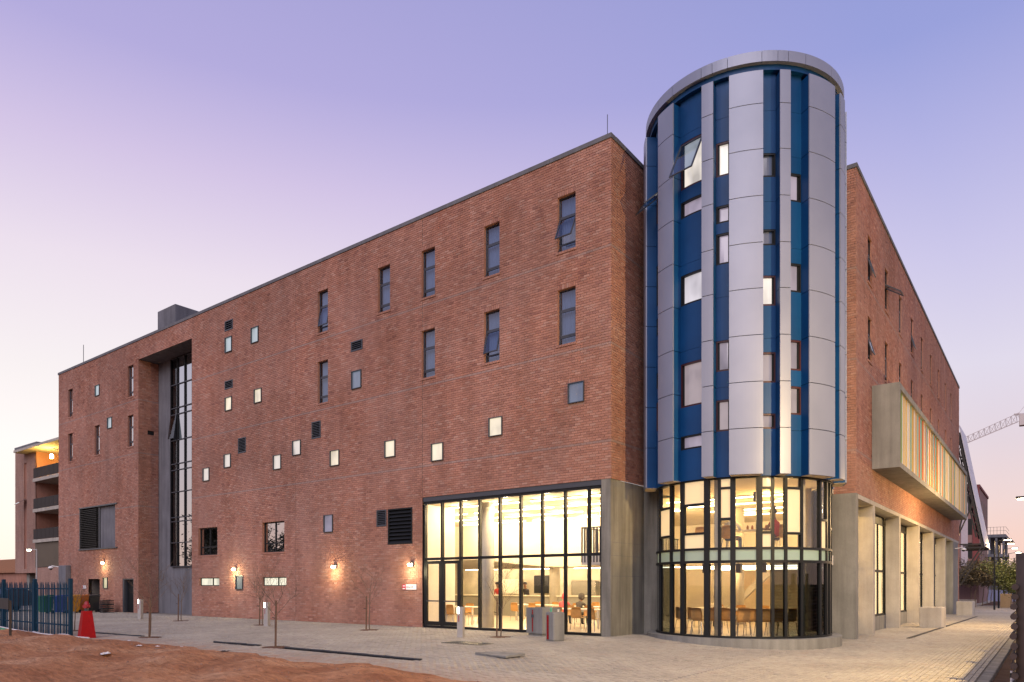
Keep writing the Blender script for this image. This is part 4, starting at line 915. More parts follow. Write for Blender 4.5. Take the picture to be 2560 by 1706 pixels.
# wall lamps
for (x, z, lab) in ((-36.04, 3.05, 'small bright wall lamp above the yellow lit window at the far end'), (-21.41, 2.47, 'small bright wall lamp above the dark green notice case'), (-13.66, 2.48, 'small bright wall lamp alone in the middle of the long brick wall'), (-8.96, 2.49, 'small bright wall lamp next to the glass screen, above the white sign')):
    t = thing('wall_lamp', lab, 'lamp', (x, -.013, z), 0, 'lamps on the long brick wall')
    MB().bbox(-.09, .09, -.05, .013, -.10, .10, .012).build('back_plate', STEEL, t)
    MB().add([(-.10, -.05, .09), (.10, -.05, .09), (.10, -.17, .02), (-.10, -.17, .02), (-.10, -.05, .11), (.10, -.05, .11), (.10, -.18, .045), (-.10, -.18, .045)], [(0, 1, 2, 3), (4, 5, 6, 7), (0, 1, 5, 4), (1, 2, 6, 5), (2, 3, 7, 6), (3, 0, 4, 7)]).build('hood', STEEL, t)
    MB().lathe([(.03, -.09), (.08, -.06), (.095, -.01), (.07, .03)], 12, (0, -.13)).build('bulb', emis('lamp_bulb', (1.0, .82, .5), 40), t, smooth=True)
    point_light('lamp_light', (0, -.45, -.30), 52, LAMPW, .12, t)
# bollard lights
BOLC = mat('bollard_grey', (.33, .31, .29), .6, var=.1)
bol = thing('bollard_light', '', 'bollard'); 
MB().bbox(-.10, .10, -.085, .085, 0, .76, .01).box(-.02, .10, -.085, .085, .76, .97).build('post', BOLC, bol)
MB().bbox(-.095, -.022, -.08, .08, .762, .96, .008).build('lens', emis('bollard_lens', (1.0, .93, .8), 16), bol)
MB().box(-.045, -.02, -.09, -.086, .50, .70).build('marker', RUST, bol)
for k, (x, y, lab) in enumerate(((-24.03, -3.48, 'square bollard light near the stairwell recess, the farthest one'), (-13.95, -3.24, 'square bollard light below the two strip windows, the middle one'), (-3.73, -3.06, 'square bollard light in front of the glass doors, the one closest to the tower'))):
    b = bol if k == 0 else clone(bol); b.location = (x, y, 0); b['label'] = lab; b['group'] = 'bollard lights along the front'; b.rotation_euler.z = R(18)
for (x, y) in ((-24.03, -3.48), (-13.95, -3.24), (-3.73, -3.06)): point_light('bollard_glow', (x - .16, y - .1, .86), 4, LAMPW, .05)
# young trees and stakes
def sapling(x, y, h, label, seed, dense=1.0):
    q = random.Random(seed); t = thing('young_tree', label, 'tree', (x, y, gz(x, y)), 0, 'bare young trees on the forecourt')
    MB().lathe([(.34, -.02), (.34, .004), (.05, .012)], 18).build('tree_pit', SOIL_D, t)
    hs = h * .5; tr = MB(); lean = Vector((q.uniform(-.06, .06), q.uniform(-.06, .06), 0)); pts = [Vector((0, 0, 0)) + lean * (i / 4) + Vector((q.uniform(-.015, .015), q.uniform(-.015, .015), hs * i / 4)) for i in range(5)]
    tr.tube(pts, [.022, .020, .018, .016, .014], 6); tr.build('trunk', WOODB, t)
    br = MB()
    def grow(p, d, L, r, lv):
        n = 4; ps = [p]
        for i in range(n): d = (d + Vector((q.uniform(-.22, .22), q.uniform(-.22, .22), q.uniform(-.08, .14)))).normalized(); ps.append(ps[-1] + d * L / n)
        br.tube(ps, [r * (1 - .6 * i / n) for i in range(n + 1)], 4, False)
        if lv:
            for i in range(1, n + 1):
                for _ in range(2 if q.random() < .3 * dense else 1):
                    a = q.uniform(0, 6.28); sd = Vector((math.cos(a), math.sin(a), q.uniform(.0, .8))); grow(ps[i], (d + sd * .9).normalized(), L * q.uniform(.45, .7), r * .55, lv - 1)
    for k in range(5):
        a = k * 1.256 + q.uniform(-.4, .4); p = pts[-1 - (k % 2)]; grow(p, Vector((math.cos(a) * .62, math.sin(a) * .62, 1)).normalized(), h * .36, .008, 2)
    br.build('branches', WOODB, t); return t
def stake(x, y, h, label):
    t = thing('wooden_stake', label, 'stake', (x, y, gz(x, y)), 0, 'stakes beside the young trees')
    MB().tube([(0, 0, -.05), (.01, .005, h * .5), (.0, .02, h)], [.028, .026, .022], 7).build('pole', STAKEW, t); MB().tube([(.0, 0, h * .62), (-.09, -.04, h * .64)], .012, 5).build('tie', DARK, t)
for k, (x, y, h, lab) in enumerate(((-20.93, -3.11, 2.3, 'beside the stairwell recess'), (-14.92, -2.8, 2.2, 'left of the middle bollard'), (-8.89, -2.3, 2.5, 'under the lone wall lamp'), (-2.81, -2.17, 2.3, 'in front of the glass screen'), (-17.1, -9.12, 2.0, 'behind the red hydrant block'), (-11.64, -9.04, 2.5, 'by the drain on the left half'), (-5.33, -8.76, 2.2, 'at the middle of the forecourt edge'))):
    sapling(x, y, h, 'bare young tree ' + lab, 20 + k); stake(x - .12 + (.2 if k in (5, 6) else 0), y - .06, 1.25 if k != 4 else 1.35, 'wooden stake tied to the bare young tree ' + lab)
# drains, loose slab, grating
for k, (x0, x1, y0, y1, lab) in enumerate(((-15.1, -12.17, -9.2, -9.0, 'near the red hydrant block'), (-8.16, -6.1, -8.85, -8.72, 'left of the middle edge tree'), (-4.92, .06, -8.72, -8.74, 'longest, right of the middle edge tree'))):
    t = thing('drain_channel', 'narrow dark slot drain across the paving, ' + lab, 'drain', (0, 0, 0), 0, 'slot drains')
    MB().bar((x0, y0, .0), (x1, y1, .0), .10, .05).build('channel', mat('drain_black', (.012, .012, .013), .7, var=.1), t); n = int((x1 - x0) / .5)
    for i in range(n):
        u0, u1 = (i + .03) / n, (i + .97) / n; MB().bar((x0 + (x1 - x0) * u0, y0 + (y1 - y0) * u0 - .055, .02 + rnd.uniform(0, .012)), (x0 + (x1 - x0) * u1, y0 + (y1 - y0) * u1 - .055, .02 + rnd.uniform(0, .012)), .02, .03).build('edge_bar', STEEL, t)
t = thing('drain_channel', 'narrow dark slot drain along the footpath of the right wing', 'drain', (0, 0, 0), 0, 'slot drains')
for i in range(25): y0 = 8.1 + i; MB().bar((7.29 + .0117 * i, y0 + .01, gz(7.3, y0) + .006), (7.30 + .0117 * i, y0 + .99, gz(7.3, y0 + 1) + .006), .11, .03).build('channel', MATS['drain_black'], t)
t = thing('loose_slab', 'thin loose concrete slab lying tilted on the forecourt paving', 'slab', (.85, -6.87, .0), R(-8))
MB().add([(-.52, -.33, .0), (.52, -.33, .0), (.50, .33, .01), (-.46, .33, .0), (-.52, -.33, .06), (.02, -.35, .035), (.52, -.33, .045), (.50, .33, .06), (-.46, .33, .045)], [(4, 5, 6, 7, 8), (0, 1, 6, 5, 4), (1, 2, 7, 6), (2, 3, 8, 7), (3, 0, 4, 8), (0, 3, 2, 1)]).build('slab', CONC, t)
t = thing('manhole_cover', 'flat metal grating set in the paving in front of the glass doors', 'grating', (-2.05, -4.7, .004)); MB().box(-.7, .7, -.34, .34, -.02, .006).build('plate', mat('grate_metal', (.15, .14, .10), .7, .3, var=.2), t)
for k in range(14): MB().box(-.66 + k * .095, -.62 + k * .095, -.31, .31, .006, .014).build('grate_bar', STEEL, t)
# planters / bins by the screen
t = thing('concrete_planter', 'square concrete planter box with red tile strip in front of the glass', 'planter', (-2.15, -.72, 0), R(-14))
pm = MB(); s = .40; pm.box(-s, s, -s, -s + .07, .08, .92).box(-s, s, s - .07, s, .08, .92).box(-s, -s + .07, -s + .07, s - .07, .08, .92).box(s - .07, s, -s + .07, s - .07, .08, .92).box(-s + .07, s - .07, -s + .07, s - .07, .08, .7).box(-s + .05, s - .05, -s + .05, s - .05, 0, .08); pm.build('box', CONC, t)
for k in range(13): MB().box(-.10, -.06, -s - .012, -s, .14 + k * .055, .185 + k * .055).build('tile', RUST, t)
MB().box(-.14, -.02, -s - .016, -s - .001, .60, .70).build('badge', STEEL, t)
t = thing('concrete_bin', 'tall narrow concrete bin with a wide red tile strip', 'bin', (-.55, -2.42, 0), R(-20))
MB().box(-.19, .19, -.19, .19, 0, .04).bbox(-.21, .21, -.21, .21, .04, .86, .03).build('body', CONC, t)
for k in range(16):
    for q_ in range(2): MB().box(-.12 + q_ * .045, -.08 + q_ * .045, -.222, -.21, .05 + k * .045, .09 + k * .045).build('tile', RUST, t)
MB().box(-.16, .16, -.16, .16, .86, .864).build('inlet', DARK, t)
t = thing('drink_can', 'crushed green drink can on top of the narrow concrete bin', 'can', (-.60, -2.56, .866)); MB().lathe([(.028, 0), (.034, .02), (.027, .07), (.034, .11), (.025, .125)], 12).build('can', mat('can_green', (.08, .42, .26), .35, .2, var=.2), t, smooth=True)
t = thing('paper_cup', 'small crumpled paper cup on the narrow concrete bin', 'cup', (-.45, -2.40, .866)); MB().lathe([(.024, 0), (.03, .06), (.034, .075)], 10).build('cup', TABLE, t)
for (x, y, s, lab) in ((7.0, 17.1, .44, 'nearer concrete cube standing on the footpath by the fins'), (6.8, 35.6, .46, 'farther concrete cube at the end of the fins')):
    t = thing('concrete_block', lab, 'concrete block', (x, y, gz(x, y)), R(-6), 'concrete cubes on the footpath'); MB().bbox(-s, s, -s, s, 0, .92, .02).build('block', CONC_L, t)
# signs
t = thing('wall_sign', 'small white sign with red square left of the glass screen, reads dining hall', 'sign', (-9.11, -.013, 1.585)); MB().box(-.39, .39, -.02, .0, -.105, .105).build('plate', mat('sign_white', (.72, .70, .74), .4, var=.03), t)
MB().box(-.39, -.19, -.028, -.0205, -.105, .105).build('red_square', mat('sign_red', (.50, .02, .05), .4, var=.03), t)
MB().box(-.345, -.235, -.034, -.0285, .02, .065).box(-.355, -.225, -.034, -.0285, -.085, -.045).build('emblem', MATS['sign_white'], t)
fc = bpy.data.curves.new('lettering', 'FONT'); fc.body = 'Dining Hall'; fc.size = .085; fc.extrude = .002; fo = bpy.data.objects.new('lettering_curve', fc); col.objects.link(fo)
lm = bpy.data.meshes.new_from_object(fo.evaluated_get(bpy.context.evaluated_depsgraph_get())); bpy.data.objects.remove(fo); lm.materials.clear()
fo = obj('lettering', lm, DARK, t, (-.165, -.024, -.022)); fo.rotation_euler = (R(90), 0, 0)
t = thing('wall_sign', 'tiny white plate with red edge beside the dark doorway at the far end', 'sign', (-38.94, -.013, 1.52)); MB().box(-.2, .27, -.02, 0, -.11, .11).build('plate', MATS['sign_white'], t); MB().box(-.27, -.2, -.021, 0, -.11, .11).build('red_edge', MATS['sign_red'], t)
# cameras
WHITEP = mat('white_plastic', (.70, .68, .66), .4, var=.03)
def cctv(x, y, z, rz, lab):
    t = thing('security_camera', lab, 'camera', (x, y, z), rz); MB().bar((0, 0, .05), (0, -.45, .12), .05).build('arm', WHITEP, t)
    MB().lathe([(.05, .10), (.14, .04), (.17, -.02), (.17, -.06)], 16, (0, -.5)).build('shroud', WHITEP, t, smooth=True); MB().lathe([(.11, -.06), (.10, -.12), (.05, -.16), (.01, -.17)], 14, (0, -.5)).build('dome', DARK, t, smooth=True)
cctv(-42.95, -.01, 2.85, R(-40), 'white dome camera at the far left corner of the brick front'); cctv(5.95, 38.3, 4.15, R(90), 'white dome camera on the last pier of the right wing')
t = thing('wall_duct', 'tall dark grey duct cover at the far left end of the brick front', 'duct', (-41.6, -.013, 0)); MB().bbox(-.58, .58, -.32, 0, 0, 2.97, .02).build('cover', CONC_D, t)
# hydrant block
t = thing('hydrant', 'red hydrant valve on a tapered red concrete block', 'hydrant', (-13.02, -10.35, gz(-13, -10)), R(-9))
m = MB(); b0, b1, h = .215, .125, .85; m.add([(-b0, -b0, 0), (b0, -b0, 0), (b0, b0, 0), (-b0, b0, 0), (-b1, -b1, h), (b1, -b1, h), (b1, b1, h), (-b1, b1, h)], [(0, 3, 2, 1), (4, 5, 6, 7), (0, 1, 5, 4), (1, 2, 6, 5), (2, 3, 7, 6), (3, 0, 4, 7)]); m.build('block', RUST, t)
MB().lathe([(.06, .83), (.06, .94)], 14).build('riser', STEEL, t); MB().lathe([(.07, .94), (.10, .96), (.10, 1.03), (.07, 1.05), (.065, 1.09), (.05, 1.14), (.025, 1.15)], 14).build('valve', mat('valve_red', (.28, .01, .015), .45, var=.1), t, smooth=True)
MB().tube([(.02, -.02, 1.0), (.14, -.08, 1.0)], .05, 10).tube([(.14, -.08, 1.0), (.17, -.095, 1.0)], .065, 10).build('outlet', MATS['valve_red'], t)
# palisade fence
PALB = mat('palisade_blue', (.003, .030, .058), .7, 0, var=.15, spec=.2)
t = thing('palisade_fence', 'teal blue steel palisade fence at the left edge of the forecourt', 'fence', (-14.28, -10.33, 0))
for k in range(4): MB().bbox(-.07 - 2.98 * k, .07 - 2.98 * k, -.05, .05, -.05, 1.88, .01).build('post', PALB, t)
for z in (.32, 1.52): MB().box(-8.94, 0, .0, .04, z, z + .045).build('rail', PALB, t)
pm = MB(); pm.add([(-.055, -.02, 0), (0, -.045, 0), (.055, -.02, 0), (.055, -.02, 1.66), (.0, -.045, 1.78), (-.055, -.02, 1.66)], [(0, 1, 4, 5), (1, 2, 3, 4), (5, 4, 1, 0)]); pme = pm.mesh('pale'); pme.materials.append(PALB)
bm_ = MB().tube([(0, -.01, .0), (0, -.01, 1.70), (0, -.01, 1.78)], [.016, .016, .003], 6).mesh('bar'); bm_.materials.append(PALB)
for k in range(19):
    x = -.24 - k * .48
    if abs((x + .1) % 2.98) > .1: o = bpy.data.objects.new('pale', pme); col.objects.link(o); o.parent = t; o.location = (x, 0, rnd.uniform(-.01, .01))
    for q_ in (1, 2, 3): o = bpy.data.objects.new('bar', bm_); col.objects.link(o); o.parent = t; o.location = (x - q_ * .12, .02, rnd.uniform(-.012, .012))
t = thing('notice_board', 'dark wooden board on a post at the lower left, in front of the fence', 'board', (-12.74, -12.51, .1), R(-8)); MB().bbox(-.03, .03, -.03, .03, -.2, 1.12, .005).build('post', mat('board_post', (.04, .03, .022), .8, var=.2), t); MB().bbox(-1.4, .03, -.06, -.032, .86, 1.18, .005).build('panel', mat('board_dark', (.030, .026, .022), .8, var=.2), t)
# bins and crates by the service door
def wheelie(x, y, rz, c, lab, lid=None):
    t = thing('wheelie_bin', lab, 'bin', (x, y, 0), rz, 'wheelie bins by the service door'); m_ = mat('bin_' + '_'.join(str(int(v_ * 999)) for v_ in c), c, .5, var=.08)
    a, b = .23, .29; MB().add([(-a, -a, .08), (a, -a, .08), (a, a, .08), (-a, a, .08), (-b, -b, .98), (b, -b, .98), (b, b, .98), (-b, b, .98)], [(0, 3, 2, 1), (4, 5, 6, 7), (0, 1, 5, 4), (1, 2, 6, 5), (2, 3, 7, 6), (3, 0, 4, 7)]).build('body', m_, t)
    MB().add([(-.31, -.32, .985), (.31, -.32, .985), (.31, .33, 1.0), (-.31, .33, 1.0), (-.28, -.26, 1.04), (.28, -.26, 1.04), (.28, .30, 1.09), (-.28, .30, 1.09)], [(0, 3, 2, 1), (4, 5, 6, 7), (0, 1, 5, 4), (1, 2, 6, 5), (2, 3, 7, 6), (3, 0, 4, 7)]).build('lid', m_, t)
    for s in (-1, 1): MB().tube([(s * .20, .27, .10), (s * .26, .27, .10)], .10, 14).build('wheel', DARK, t)
    MB().tube([(-.25, .36, .96), (.25, .36, .96)], .018, 6).build('handle', m_, t)
wheelie(-35.2, -3.6, R(10), (.008, .10, .04), 'green wheelie bin seen through the blue fence'); wheelie(-34.7, -3.0, R(-5), (.01, .03, .17), 'blue wheelie bin seen through the blue fence'); wheelie(-35.0, -2.2, R(4), (.45, .20, .01), 'yellow wheelie bin next to the blue one'); wheelie(-35.6, -1.5, R(0), (.35, .10, .015), 'orange wheelie bin close to the wall')
wheelie(-36.4, -1.0, R(3), (.02, .022, .024), 'black wheelie bin before the dark doorway'); wheelie(-35.5, -.9, R(-4), (.018, .02, .02), 'black wheelie bin next to the crates')
CRT = mat('crate_black', (.02, .02, .022), .5, var=.1); CRR = mat('crate_red', (.30, .03, .03), .5, var=.1)
def crate(x, y, z, rz, m_, lab):
    t = thing('bottle_crate', lab, 'crate', (x, y, z), rz, 'stacked plastic crates')
    m = MB()
    for zz in (0, .10, .19): m.box(-.2, .2, -.15, -.135, zz, zz + .05).box(-.2, .2, .135, .15, zz, zz + .05).box(-.2, -.185, -.135, .135, zz, zz + .05).box(.185, .2, -.135, .135, zz, zz + .05)
    for xx in (-.2, -.07, .055, .185): m.box(xx, xx + .015, -.147, -.137, .02, .22)
    m.build('walls', m_, t); MB().box(-.19, .19, -.14, .14, .005, .02).build('base', m_, t)
for r_ in range(3):
    for k in range(3): crate(-33.9 + .21 * 0 - .43 * (k % 2), -.62 - .34 * (k // 2), .25 * r_, R(rnd.uniform(-6, 6)), CRR if (r_, k) == (1, 1) else CRT, ('red' if (r_, k) == (1, 1) else 'black') + ' plastic crate in the stack beside the service door, %s row, %s' % (('bottom', 'middle', 'top')[r_], ('close to the door', 'close to the bins', 'in front')[k]))
# parked car behind the fence
def car(x, y, rz, c, lab):
    t = thing('parked_car', lab, 'car', (x, y, 0), rz); pm_ = mat('car_paint_' + str(int(c[0] * 999)), c, .25, .0, var=.03)
    prof = [(-2.1, .35), (-2.12, .62), (-2.0, .82), (-1.2, .92), (-.55, 1.40), (.75, 1.45), (1.55, .98), (2.05, .90), (2.12, .6), (2.1, .32)]
    n = len(prof); v = []
    for sx, w_ in ((-1, 1), (1, 1)):
        for (px, pz) in prof: v.append((px, sx * (.86 if pz < 1.0 else .66), pz))
    f = [tuple(range(n)), tuple(range(2 * n - 1, n - 1, -1))] + [(i, (i + 1) % n, n + (i + 1) % n, n + i) for i in range(n)]
    MB().add(v, f).build('body', pm_, t)
    for s in (-1, 1): MB().add([(-1.1, s * .83, .95), (-.52, s * .675, 1.36), (.7, s * .675, 1.40), (1.4, s * .83, .98)], [(0, 1, 2, 3)]).build('side_window', GLASS_M, t); MB().bbox(1.95, 2.14, s * .62 - .15, s * .62 + .15, .62, .78, .01).build('headlight', emis('headlight_glass', (1, .95, .85), 2.5), t); MB().bbox(-2.15, -2.0, s * .65 - .13, s * .65 + .13, .66, .80, .01).build('tail_light', RUST, t)  # headlights given emission to make the parked car look brighter
    MB().quad((1.50, -.6, 1.03), (1.50, .6, 1.03), (.80, .55, 1.43), (.80, -.55, 1.43)).build('windscreen', GLASS_M, t)
    for sx in (-1.3, 1.3):
        for s in (-1, 1): wh = MB().tube([(sx, s * .68, .31), (sx, s * .88, .31)], .31, 18).build('wheel', DARK, t); MB().tube([(sx, s * .885, .31), (sx, s * .895, .31)], .19, 14).build('rim', CHROME, wh)
car(-41.3, -3.4, R(-60), (.03, .036, .05), 'dark car with bright windscreen parked beyond the blue fence'); car(-44.5, -6.3, R(-55), (.30, .31, .33), 'grey car parked at the far left edge beyond the fence')
# lamp post far left
t = thing('street_lamp', 'slim pale lamp post with lit head at the far left, before the balcony block', 'street lamp', (-58.4, 4.0, 0)); MB().tube([(0, 0, 0), (0, 0, 4.75)], [.07, .05], 8).build('pole', mat('pale_pole', (.45, .43, .40), .5, .3, var=.05), t); MB().bar((0, 0, 4.7), (-1.6, 0, 4.8), .06).build('arm', MATS['pale_pole'], t); MB().bbox(-1.95, -1.45, -.12, .12, 4.76, 4.88, .02).build('head', STEEL, t); MB().bbox(-1.9, -1.5, -.10, .10, 4.65, 4.755, .01).build('lens', emis('far_lens', (1, .85, .6), 40), t)
# litter
LITM = [mat('litter_white', (.62, .58, .56), .6, var=.1), mat('litter_dark', (.05, .035, .03), .8, var=.1), mat('litter_green', (.05, .30, .15), .5, var=.1), mat('litter_orange', (.55, .22, .05), .5, var=.1)]
def rag(x, y, s, k, lab, q):
    m = MB(); n = 9; v = [(0, 0, .05 * s)]
    for r_ in (.5, 1.0):
        for i in range(n): a = 6.283 * i / n; rr = s * r_ * q.uniform(.7, 1.2); v.append((rr * math.cos(a) * 1.3, rr * math.sin(a) * .7, s * q.uniform(.05, .55) * (1.1 - r_ * .8)))
    f = [(0, 1 + i, 1 + (i + 1) % n) for i in range(n)] + [(1 + i, 1 + n + i, 1 + n + (i + 1) % n, 1 + (i + 1) % n) for i in range(n)]
    e = edge_y(x); z = .02 + (.20 * sm((e - y) / 1.6) * (.55 + .45 * math.sin(x * .37 + y * .5)) if y < e else 0)
    t = thing('litter_scrap', lab, 'litter', (x, y, z), q.uniform(0, 3), 'litter scraps on the ground'); m.add(v, f).build('scrap', LITM[k], t)
q = random.Random(3)
for (x, y, s, k, lab) in ((-6.2, -12.7, .17, 0, 'largest white plastic scrap lying on the bare red earth'), (-8.2, -11.0, .10, 0, 'white scrap on the red earth near its edge, left one of two'), (-7.8, -10.7, .08, 0, 'white scrap on the red earth near its edge, right one of two'), (-5.0, -10.4, .13, 1, 'dark clod lying at the edge of the red earth'), (-7.3, -10.3, .06, 0, 'tiny white scrap at the paving edge'), (-10.5, -10.2, .06, 0, 'tiny white scrap just right of the hydrant block'), (-14.1, -10.62, .22, 0, 'white plastic sheet at the foot of the blue fence end post'), (-16.5, -10.6, .22, 0, 'crumpled white bag at the foot of the blue fence'), (-15.7, -11.1, .14, 0, 'small pale scrap before the blue fence'), (-19.2, -11.2, .2, 3, 'orange rubbish heap piece at the left edge'), (-18.3, -11.0, .2, 2, 'green rubbish piece by the board post'), (-18.8, -11.4, .18, 0, 'pale rubbish piece by the board post'), (-17.6, -11.1, .16, 3, 'reddish rubbish piece right of the board post'), (-20.2, -11.2, .25, 0, 'pale rubbish at the far left edge')): rag(x, y, s, k, lab, q)
t = thing('ground_hose', 'long pale hose lying along the edge of the red earth', 'hose', (0, 0, 0)); MB().tube([(-22, -10.9, .28), (-19.5, -11.1, .25), (-17.5, -10.9, .12), (-16, -10.8, .06), (-14, -10.75, .05), (-12.2, -10.62, .05)], .022, 6).build('hose', LITM[0], t)
# pebbles and clods on the red earth
pv = []; pfc = []
for k in range(3200):
    x = q.uniform(-22, 6); y = edge_y(x) - .1 - abs(q.gauss(0, 2.6)); s = q.uniform(.006, .022) * (2.2 if q.random() < .04 else 1); e = edge_y(x); fade = sm((6.5 - x) / 3)
    z = gz(x, y) + (.02 + .20 * sm((e - y) / 1.6) * (.55 + .45 * math.sin(x * .37 + y * .5)) + .05 * math.sin(x * 1.9 + y * 2.3) * sm((e - y) / .5)) * fade; o = len(pv)
    pv += [(x - s, y, z), (x + s, y, z), (x, y - s, z), (x, y + s, z), (x, y, z + s * .9), (x, y, z - s)]; pfc += [(o + a, o + b, o + c) for a, b, c in ((0, 2, 4), (2, 1, 4), (1, 3, 4), (3, 0, 4))]
me = bpy.data.meshes.new('pebbles'); me.from_pydata(pv, [], pfc); o = struct(obj('pebbles', me, mat('pebble', (.20, .11, .075), .9, var=.4, scale=3)), 'stuff'); o['label'] = 'small stones strewn over the red earth'

# ------------------------------------------------ right edge: pole fence, tape, street lamp
POLEW = mat('gum_pole', (.055, .038, .030), .85, var=.35, scale=5)
t = thing('pole_fence', 'weathered wooden pole fence at the right edge of the footpath', 'fence', (11.0, -9.07, -.22))
for k in range(9): MB().tube([(.0, k * 2.6, -.1), (.01, k * 2.6 + .01, 1.2), (.0, k * 2.6, 2.30)], [.105, .10, .092], 12).build('post', POLEW, t, smooth=True)
for k in range(15):
    for s in range(4): MB().tube([(-.105 + rnd.uniform(-.012, .012), -.14 + s * 5.2 + rnd.uniform(-.05, .03), .12 + k * .125), (-.105 + rnd.uniform(-.012, .012), 5.0 + s * 5.2, .12 + k * .125 + rnd.uniform(-.015, .015))], [.040, .046], 8).build('rail', POLEW, t)
t = thing('barrier_stake', 'thin black and white banded stake before the wooden fence post', 'stake', (10.86, -8.9, -.2)); MB().tube([(0, 0, 0), (.0, .12, .75)], .022, 8).build('rod', WHITEP, t)
for z in (.1, .3, .5, .66): MB().tube([(0, .016 * z * 10, z), (0, .016 * z * 10 + .008, z + .06)], .026, 8).build('band', DARK, t)
t = thing('barrier_tape', 'red and white striped barrier tape hanging at the lower right corner', 'tape', (0, 0, 0)); TR = mat('tape_red', (.55, .03, .03), .4, var=.05)
p0, p1 = Vector((10.80, -8.95, .16)), Vector((11.15, -9.6, -.22))
for k in range(14):
    a, b = p0.lerp(p1, k / 14), p0.lerp(p1, (k + 1) / 14); a.z -= .05 * math.sin(k / 14 * 3.1); b.z -= .05 * math.sin((k + 1) / 14 * 3.1); MB().quad(tuple(a), tuple(b), tuple(b + Vector((.01, 0, .06))), tuple(a + Vector((.01, 0, .06)))).build('stripe', TR if k % 2 else WHITEP, t)
def street_lamp(x, y, h, arm, lab, power, col_=(1.0, .62, .28)):
    t = thing('street_lamp', lab, 'street lamp', (x, y, gz(x, y)), 0, 'street lamps along the right wing')
    MB().tube([(0, 0, 0), (0, 0, h * .5), (0, 0, h)], [.075, .065, .05], 10).build('pole', DARK, t); MB().bar((0, 0, h - .05), (arm, 0, h + .10), .05).build('arm', DARK, t)
    MB().bbox(arm - .28, arm + .28, -.12, .12, h + .07, h + .17, .02).build('head', DARK, t); MB().bbox(arm - .22, arm + .22, -.09, .09, h + .03, h + .068, .008).build('lens', emis('street_lens', (1.0, .80, .5), 60), t)
    if power: point_light('street_light', (arm, 0, h - .12), power, col_, .14, t)
street_lamp(11.05, 19.2, 5.75, -.75, 'street lamp burning at the very right edge above the footpath', 2600, (1.0, .66, .28))
street_lamp(14.6, -4.8, 7.2, -.9, 'unseen tall street lamp added across the street, opposite the round tower', 6500, (1.0, .70, .32))  # out of view; added for the warm light on tower and wing
for k, (y, lab) in enumerate(((51.5, 'first'), (57.6, 'second'), (66.5, 'third'), (77, 'fourth'), (92, 'fifth'))): street_lamp(7.55, y, 5.75, .9, lab + ' in the row of dark street lamps past the end of the building', 500 if k < 3 else 0)

# ================================================================== steel frame and far things
STL = mat('black_steel', (.025, .024, .026), .5, .3, var=.1)
t = thing('sloping_screen', 'tall sloping pale screen on a black steel frame at the end of the right wing', 'screen', (6.0, 43, -.4))
SCR = mat('screen_pale', (.50, .50, .58), .5, .1, var=.05); pz = lambda z: (13.8 - z) * .178 - .12
for k in range(5):
    y0, y1 = k * 1.0 + .01, k * 1.0 + .99
    for (z0, z1) in ((4.9, 7.8), (7.83, 10.9), (10.93, 14.1)): MB().add([(pz(z0), y0, z0), (pz(z0), y1, z0), (pz(z1), y1, z1), (pz(z1), y0, z1), (pz(z0) - .06, y0, z0), (pz(z0) - .06, y1, z0), (pz(z1) - .06, y1, z1), (pz(z1) - .06, y0, z1)], [(0, 1, 2, 3), (7, 6, 5, 4), (0, 3, 7, 4), (1, 5, 6, 2), (0, 4, 5, 1), (3, 2, 6, 7)]).build('screen_panel', SCR, t)
for y in (.05, 2.5, 4.95):
    MB().bar((pz(4.9) - .2, y, 4.9), (pz(14) - .2, y, 14), .14).build('rafter', STL, t)
    MB().bar((pz(4.9) - .6, y, 5.6), (pz(13) - .55, y, 13), .10).build('chord', STL, t)
    for z in (5.1, 4.85): MB().bar((-.2, y, z), (pz(5) - .1, y, z), .10).build('strut', STL, t)
    if y < 1: MB().bar((1.2, y, 4.9), (-.35, y, 2.2), .09).build('brace', STL, t); MB().bar((1.5, y + .1, 5.1), (-.1, y + .1, 2.1), .09).build('brace', STL, t)
    for k in range(6): z = 5.6 + k * 1.4; MB().bar((pz(z) - .2, y, z), (pz(z + .7) - .55, y, z + .7), .06).bar((pz(z + .7) - .55, y, z + .7), (pz(z + 1.4) - .2, y, z + 1.4), .06).build('lacing', STL, t)
MB().bar((-.5, 0, 5.2), (.75, 0, 8.4), .09).bar((-.5, 0, 5.0), (.2, 0, 8.0), .09).build('brace', STL, t)
